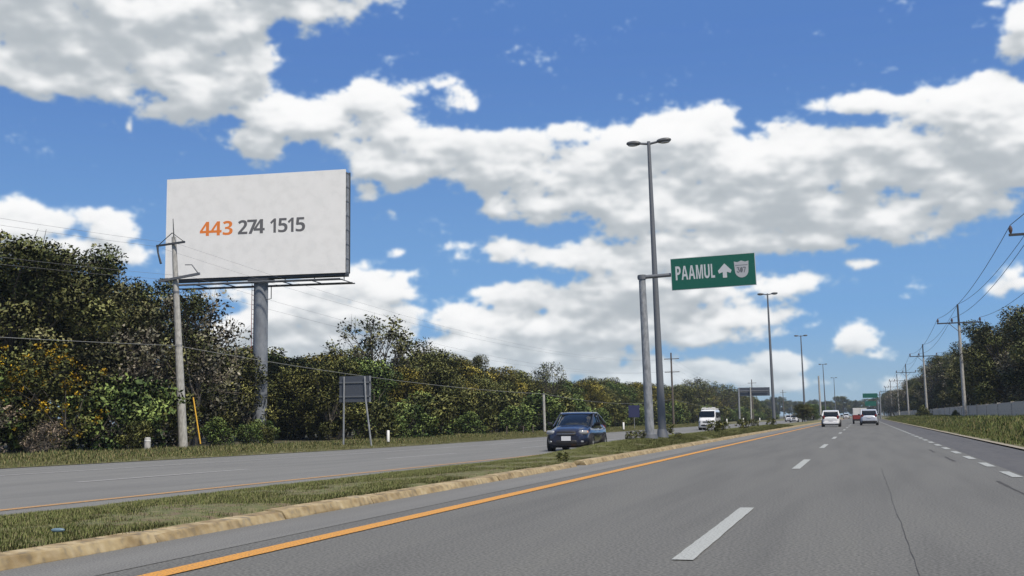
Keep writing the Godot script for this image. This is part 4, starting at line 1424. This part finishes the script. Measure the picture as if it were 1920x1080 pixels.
		if bz < -63.0 or bz > -52.0:
			kind = [0, 1, 0][i % 3]
			plant("bush%d" % kind, "roadside_bush", ["leafy green bush at the front of the roadside scrub", "olive bush at the front of the roadside scrub"][kind], "shrub", Vector3(-31.0 + rng.randf_range(-1.6, 1.8), -0.25, bz), rng.randf_range(1.8, 3.8) * (0.7 if z > -72.0 else 1.0), rng.randf_range(0.9, 1.25), ["green roadside bushes", "olive roadside bushes"][kind])
		z -= rng.randf_range(2.8, 4.6) * (1.0 if z > -170.0 else 1.7)
		i += 1
	for t in [[-44.5, -80.5, 7.0, 0], [-47.0, -81.0, 7.2, 1], [-42.3, -80.0, 6.6, 3], [-40.8, -77.5, 5.9, 0], [-38.0, -75.5, 5.6, 1], [-42.5, -86.0, 7.0, 2], [-49.0, -84.0, 7.4, 0]]:
		plant("scrub%d" % t[3], "scrub_tree", ["olive scrub tree standing close behind the billboard column", "olive scrub tree standing close behind the billboard column", "golden scrub tree standing close behind the billboard column", "green scrub tree standing close behind the billboard column"][t[3]], "tree", Vector3(t[0], -0.26, t[1]), t[2], 1.2, ["olive trees behind the billboard column", "olive trees behind the billboard column", "", ""][t[3]])
	plant("airy0", "airy_tree", "tall open tree with bare limbs rising above the scrub right of the billboard", "tree", Vector3(-38.2, -0.24, -88.0), 9.9, 0.95)
	plant("airy1", "airy_tree", "open-crowned tree with drooping bare limbs behind the tall airy one", "tree", Vector3(-37.4, -0.24, -94.0), 8.4, 0.85)
	plant("broad1", "broadleaf_tree", "dark round-topped tree standing above the scrub past the airy tree", "tree", Vector3(-40.0, -0.24, -114.0), 8.3, 0.8)
	plant("airy0", "airy_tree", "flat-topped airy tree above the scrub behind the blue sedan", "tree", Vector3(-36.0, -0.24, -133.0), 8.0, 0.7)
	for t in [[-33.0, -240.0, 9.4], [-34.0, -262.0, 9.6], [-33.0, -285.0, 9.2], [-34.0, -310.0, 9.8]]:
		plant("airy1" if t[1] > -270.0 else "airy0", "airy_tree", "open dark tree standing above the far scrub behind the white van", "tree", Vector3(t[0], -0.26, t[1]), t[2], 1.0, "open trees behind the van")
	# bush and weeds on the median
	plant("broad2", "dark_bush", "dark rounded bush growing on the median before the far lamps", "shrub", Vector3(-7.4, 0.1, -150.0), 2.5, 1.25)
	for t in [[-7.9, -40.2, 0.35], [-7.0, -45.4, 0.25], [-7.7, -41.0, 0.36], [-6.45, -25.0, 0.24], [-7.4, -60.0, 0.7], [-7.6, -66.0, 0.6], [-7.4, -75.0, 0.7], [-8.5, -52.0, 0.6], [-8.0, -90.0, 0.7], [-7.6, -101.0, 0.7]]:
		plant("weed", "weed_clump", "ragged weed clump growing on the grass median", "weed", Vector3(t[0], level(t[0], t[1]), t[1]), t[2], 1.0, "weeds on the median")
	for t in [[-9.0, -215.0, 3.2], [-12.5, -330.0, 4.5], [-9.0, -300.0, 3.6], [-16.0, -360.0, 5.0]]:
		plant("scrub3", "median_tree", "small green tree far off around the median opening", "tree", Vector3(t[0], -0.1, t[1]), t[2], 1.1, "small far median trees")
	# trees behind the wall on the right
	z = -104.0
	i = 0
	while z > -560.0:
		var x := 14.5 + rng.randf_range(-1.2, 2.2) - 0.006 * maxf(0.0, -z - 120.0)
		plant("broad%d" % (i % 3), "wall_tree", "dark leafy tree rising behind the grey boundary wall", "tree", Vector3(x, 0.3, z), rng.randf_range(8.6, 10.8), rng.randf_range(0.85, 1.05), "dark trees behind the wall")
		if i % 3 == 1:
			plant("grey", "thin_leaved_tree", "thin grey-brown tree among the dark ones behind the wall", "tree", Vector3(x - 1.8, 0.3, z - 3.0), rng.randf_range(7.0, 9.5), 1.0, "grey trees behind the wall", "pale_bark")
		z -= rng.randf_range(7.0, 10.0) * (1.0 if z > -250.0 else 1.4)
		i += 1
	for t in [[8.6, -190.0, 1.6], [8.7, -120.5, 1.0], [8.4, -178.0, 1.9], [8.8, -176.0, 1.4]]:
		plant("bush1", "wall_bush", "small dark bush between the grass and the grey wall", "shrub", Vector3(t[0], 0.36, t[1]), t[2], 0.8, "bushes before the wall")
	# the wood that closes the view where the road ends
	for k in 26:
		var x := -70.0 + k * 4.6 + rng.randf_range(-1.5, 1.5)
		plant("broad%d" % (k % 3), "distant_tree", "distant dark tree closing the view at the end of the road", "tree", Vector3(x, 0.0, -720.0 + rng.randf_range(-40, 40)), rng.randf_range(9.0, 13.0), 1.1, "trees at the end of the road")


func tuft_mesh(blades: int, h: float, spread: float, colours: Array) -> ArrayMesh:
	var v := PackedVector3Array()
	var n := PackedVector3Array()
	var c := PackedColorArray()
	for i in blades:
		var a := rng.randf() * TAU
		var o := Vector3(rng.randfn(), 0, rng.randfn()) * spread * 0.5
		var lean := Vector3(cos(a), 0, sin(a)) * h * rng.randf_range(0.1, 0.7)
		var hh := h * rng.randf_range(0.5, 1.1)
		var side := Vector3(-sin(a), 0, cos(a)) * h * 0.06
		var tip := o + lean + Vector3(0, hh, 0)
		var mid := o + lean * 0.35 + Vector3(0, hh * 0.6, 0)
		var nn := (Vector3(cos(a), 0.6, sin(a))).normalized()
		var col: Color = colours[rng.randi() % colours.size()] * rng.randf_range(0.75, 1.2)
		col.a = 1.0
		for p in [o - side, o + side, mid + side * 0.8, o - side, mid + side * 0.8, mid - side * 0.8, mid - side * 0.8, mid + side * 0.8, tip]:
			v.append(p)
			n.append(nn)
			c.append(col)
	var arr := []
	arr.resize(Mesh.ARRAY_MAX)
	arr[Mesh.ARRAY_VERTEX] = v
	arr[Mesh.ARRAY_NORMAL] = n
	arr[Mesh.ARRAY_COLOR] = c
	var m := ArrayMesh.new()
	m.add_surface_from_arrays(Mesh.PRIMITIVE_TRIANGLES, arr)
	return m


func lawn(called: String, label: String, mesh: ArrayMesh, spots: Array) -> void:
	var mm := MultiMesh.new()
	mm.transform_format = MultiMesh.TRANSFORM_3D
	mm.mesh = mesh
	mm.instance_count = spots.size()
	for i in spots.size():
		var s: float = spots[i][1]
		mm.set_instance_transform(i, Transform3D(Basis(Vector3.UP, rng.randf() * TAU).scaled(Vector3(s, s * rng.randf_range(0.7, 1.2), s)), spots[i][0]))
	var o := MultiMeshInstance3D.new()
	o.name = numbered(called)
	o.multimesh = mm
	o.material_override = M.grass_blade
	add_child(o)
	tag(o, label, "grass")
	o.set_meta("kind", "stuff")


func build_grass() -> void:
	rng.seed = 42
	var patch := FastNoiseLite.new()
	patch.seed = 3
	patch.frequency = 0.35
	var short := tuft_mesh(18, 0.042, 0.11, [Color(0.0935, 0.128, 0.034), Color(0.128, 0.153, 0.0425), Color(0.17, 0.178, 0.068), Color(0.221, 0.196, 0.102)])
	var spots := []
	var tries := 80000
	for i in tries:
		var z := -5.0 - 105.0 * pow(rng.randf(), 1.7)
		var x := rng.randf_range(-9.76, -6.3)
		var q := patch.get_noise_2d(x * 1.3, z)
		if q < -0.12 and rng.randf() < 0.8:
			continue
		spots.append([Vector3(x, level(x, z), z), rng.randf_range(0.45, 1.2) * (1.0 + 0.45 * q) * (0.5 + 0.5 * smoothstep(-9.8, -9.0, x)) * (1.0 + clampf((-z - 25.0) / 60.0, 0.0, 0.8))])
	lawn("median_grass", "short patchy green grass covering the median between the carriageways", short, spots)
	var tall := tuft_mesh(22, 0.34, 0.34, [Color(0.09, 0.125, 0.032), Color(0.12, 0.15, 0.04), Color(0.15, 0.165, 0.05), Color(0.19, 0.17, 0.075)])
	spots = []
	for i in 30000:
		var z := -20.0 - 260.0 * pow(rng.randf(), 1.5)
		var x := 4.6 + 5.8 * pow(rng.randf(), 0.75)
		var q := patch.get_noise_2d(x * 0.6, z * 0.6)
		spots.append([Vector3(x, 0.02 + 0.38 * smoothstep(4.4, 8.0, x), z), (0.35 + 0.75 * smoothstep(4.4, 6.5, x)) * rng.randf_range(0.7, 1.25) * (1.0 + 0.5 * q)])
	lawn("verge_grass", "tall bright green grass between the road and the grey wall", tall, spots)
	var rough := tuft_mesh(16, 0.16, 0.22, [Color(0.085, 0.115, 0.034), Color(0.115, 0.135, 0.042), Color(0.16, 0.155, 0.06), Color(0.21, 0.18, 0.09)])
	spots = []
	for i in 26000:
		var z := -18.0 - 190.0 * pow(rng.randf(), 1.3)
		var x := rng.randf_range(-30.5, -21.8)
		var q := patch.get_noise_2d(x * 0.6, z * 0.6)
		spots.append([Vector3(x, left_level(z) + 0.02, z), (0.45 + 0.65 * smoothstep(-22.0, -26.0, x)) * rng.randf_range(0.6, 1.3) * (1.0 + 0.6 * q)])
	lawn("far_verge_grass", "rough yellowish grass along the far edge of the oncoming carriageway", rough, spots)


func _ready() -> void:
	set_view()
	make_materials()
	build_setting()
	build_wall()
	build_billboard()
	build_signs()
	build_lamps()
	build_poles()
	build_vehicles()
	build_plants()
	build_grass()
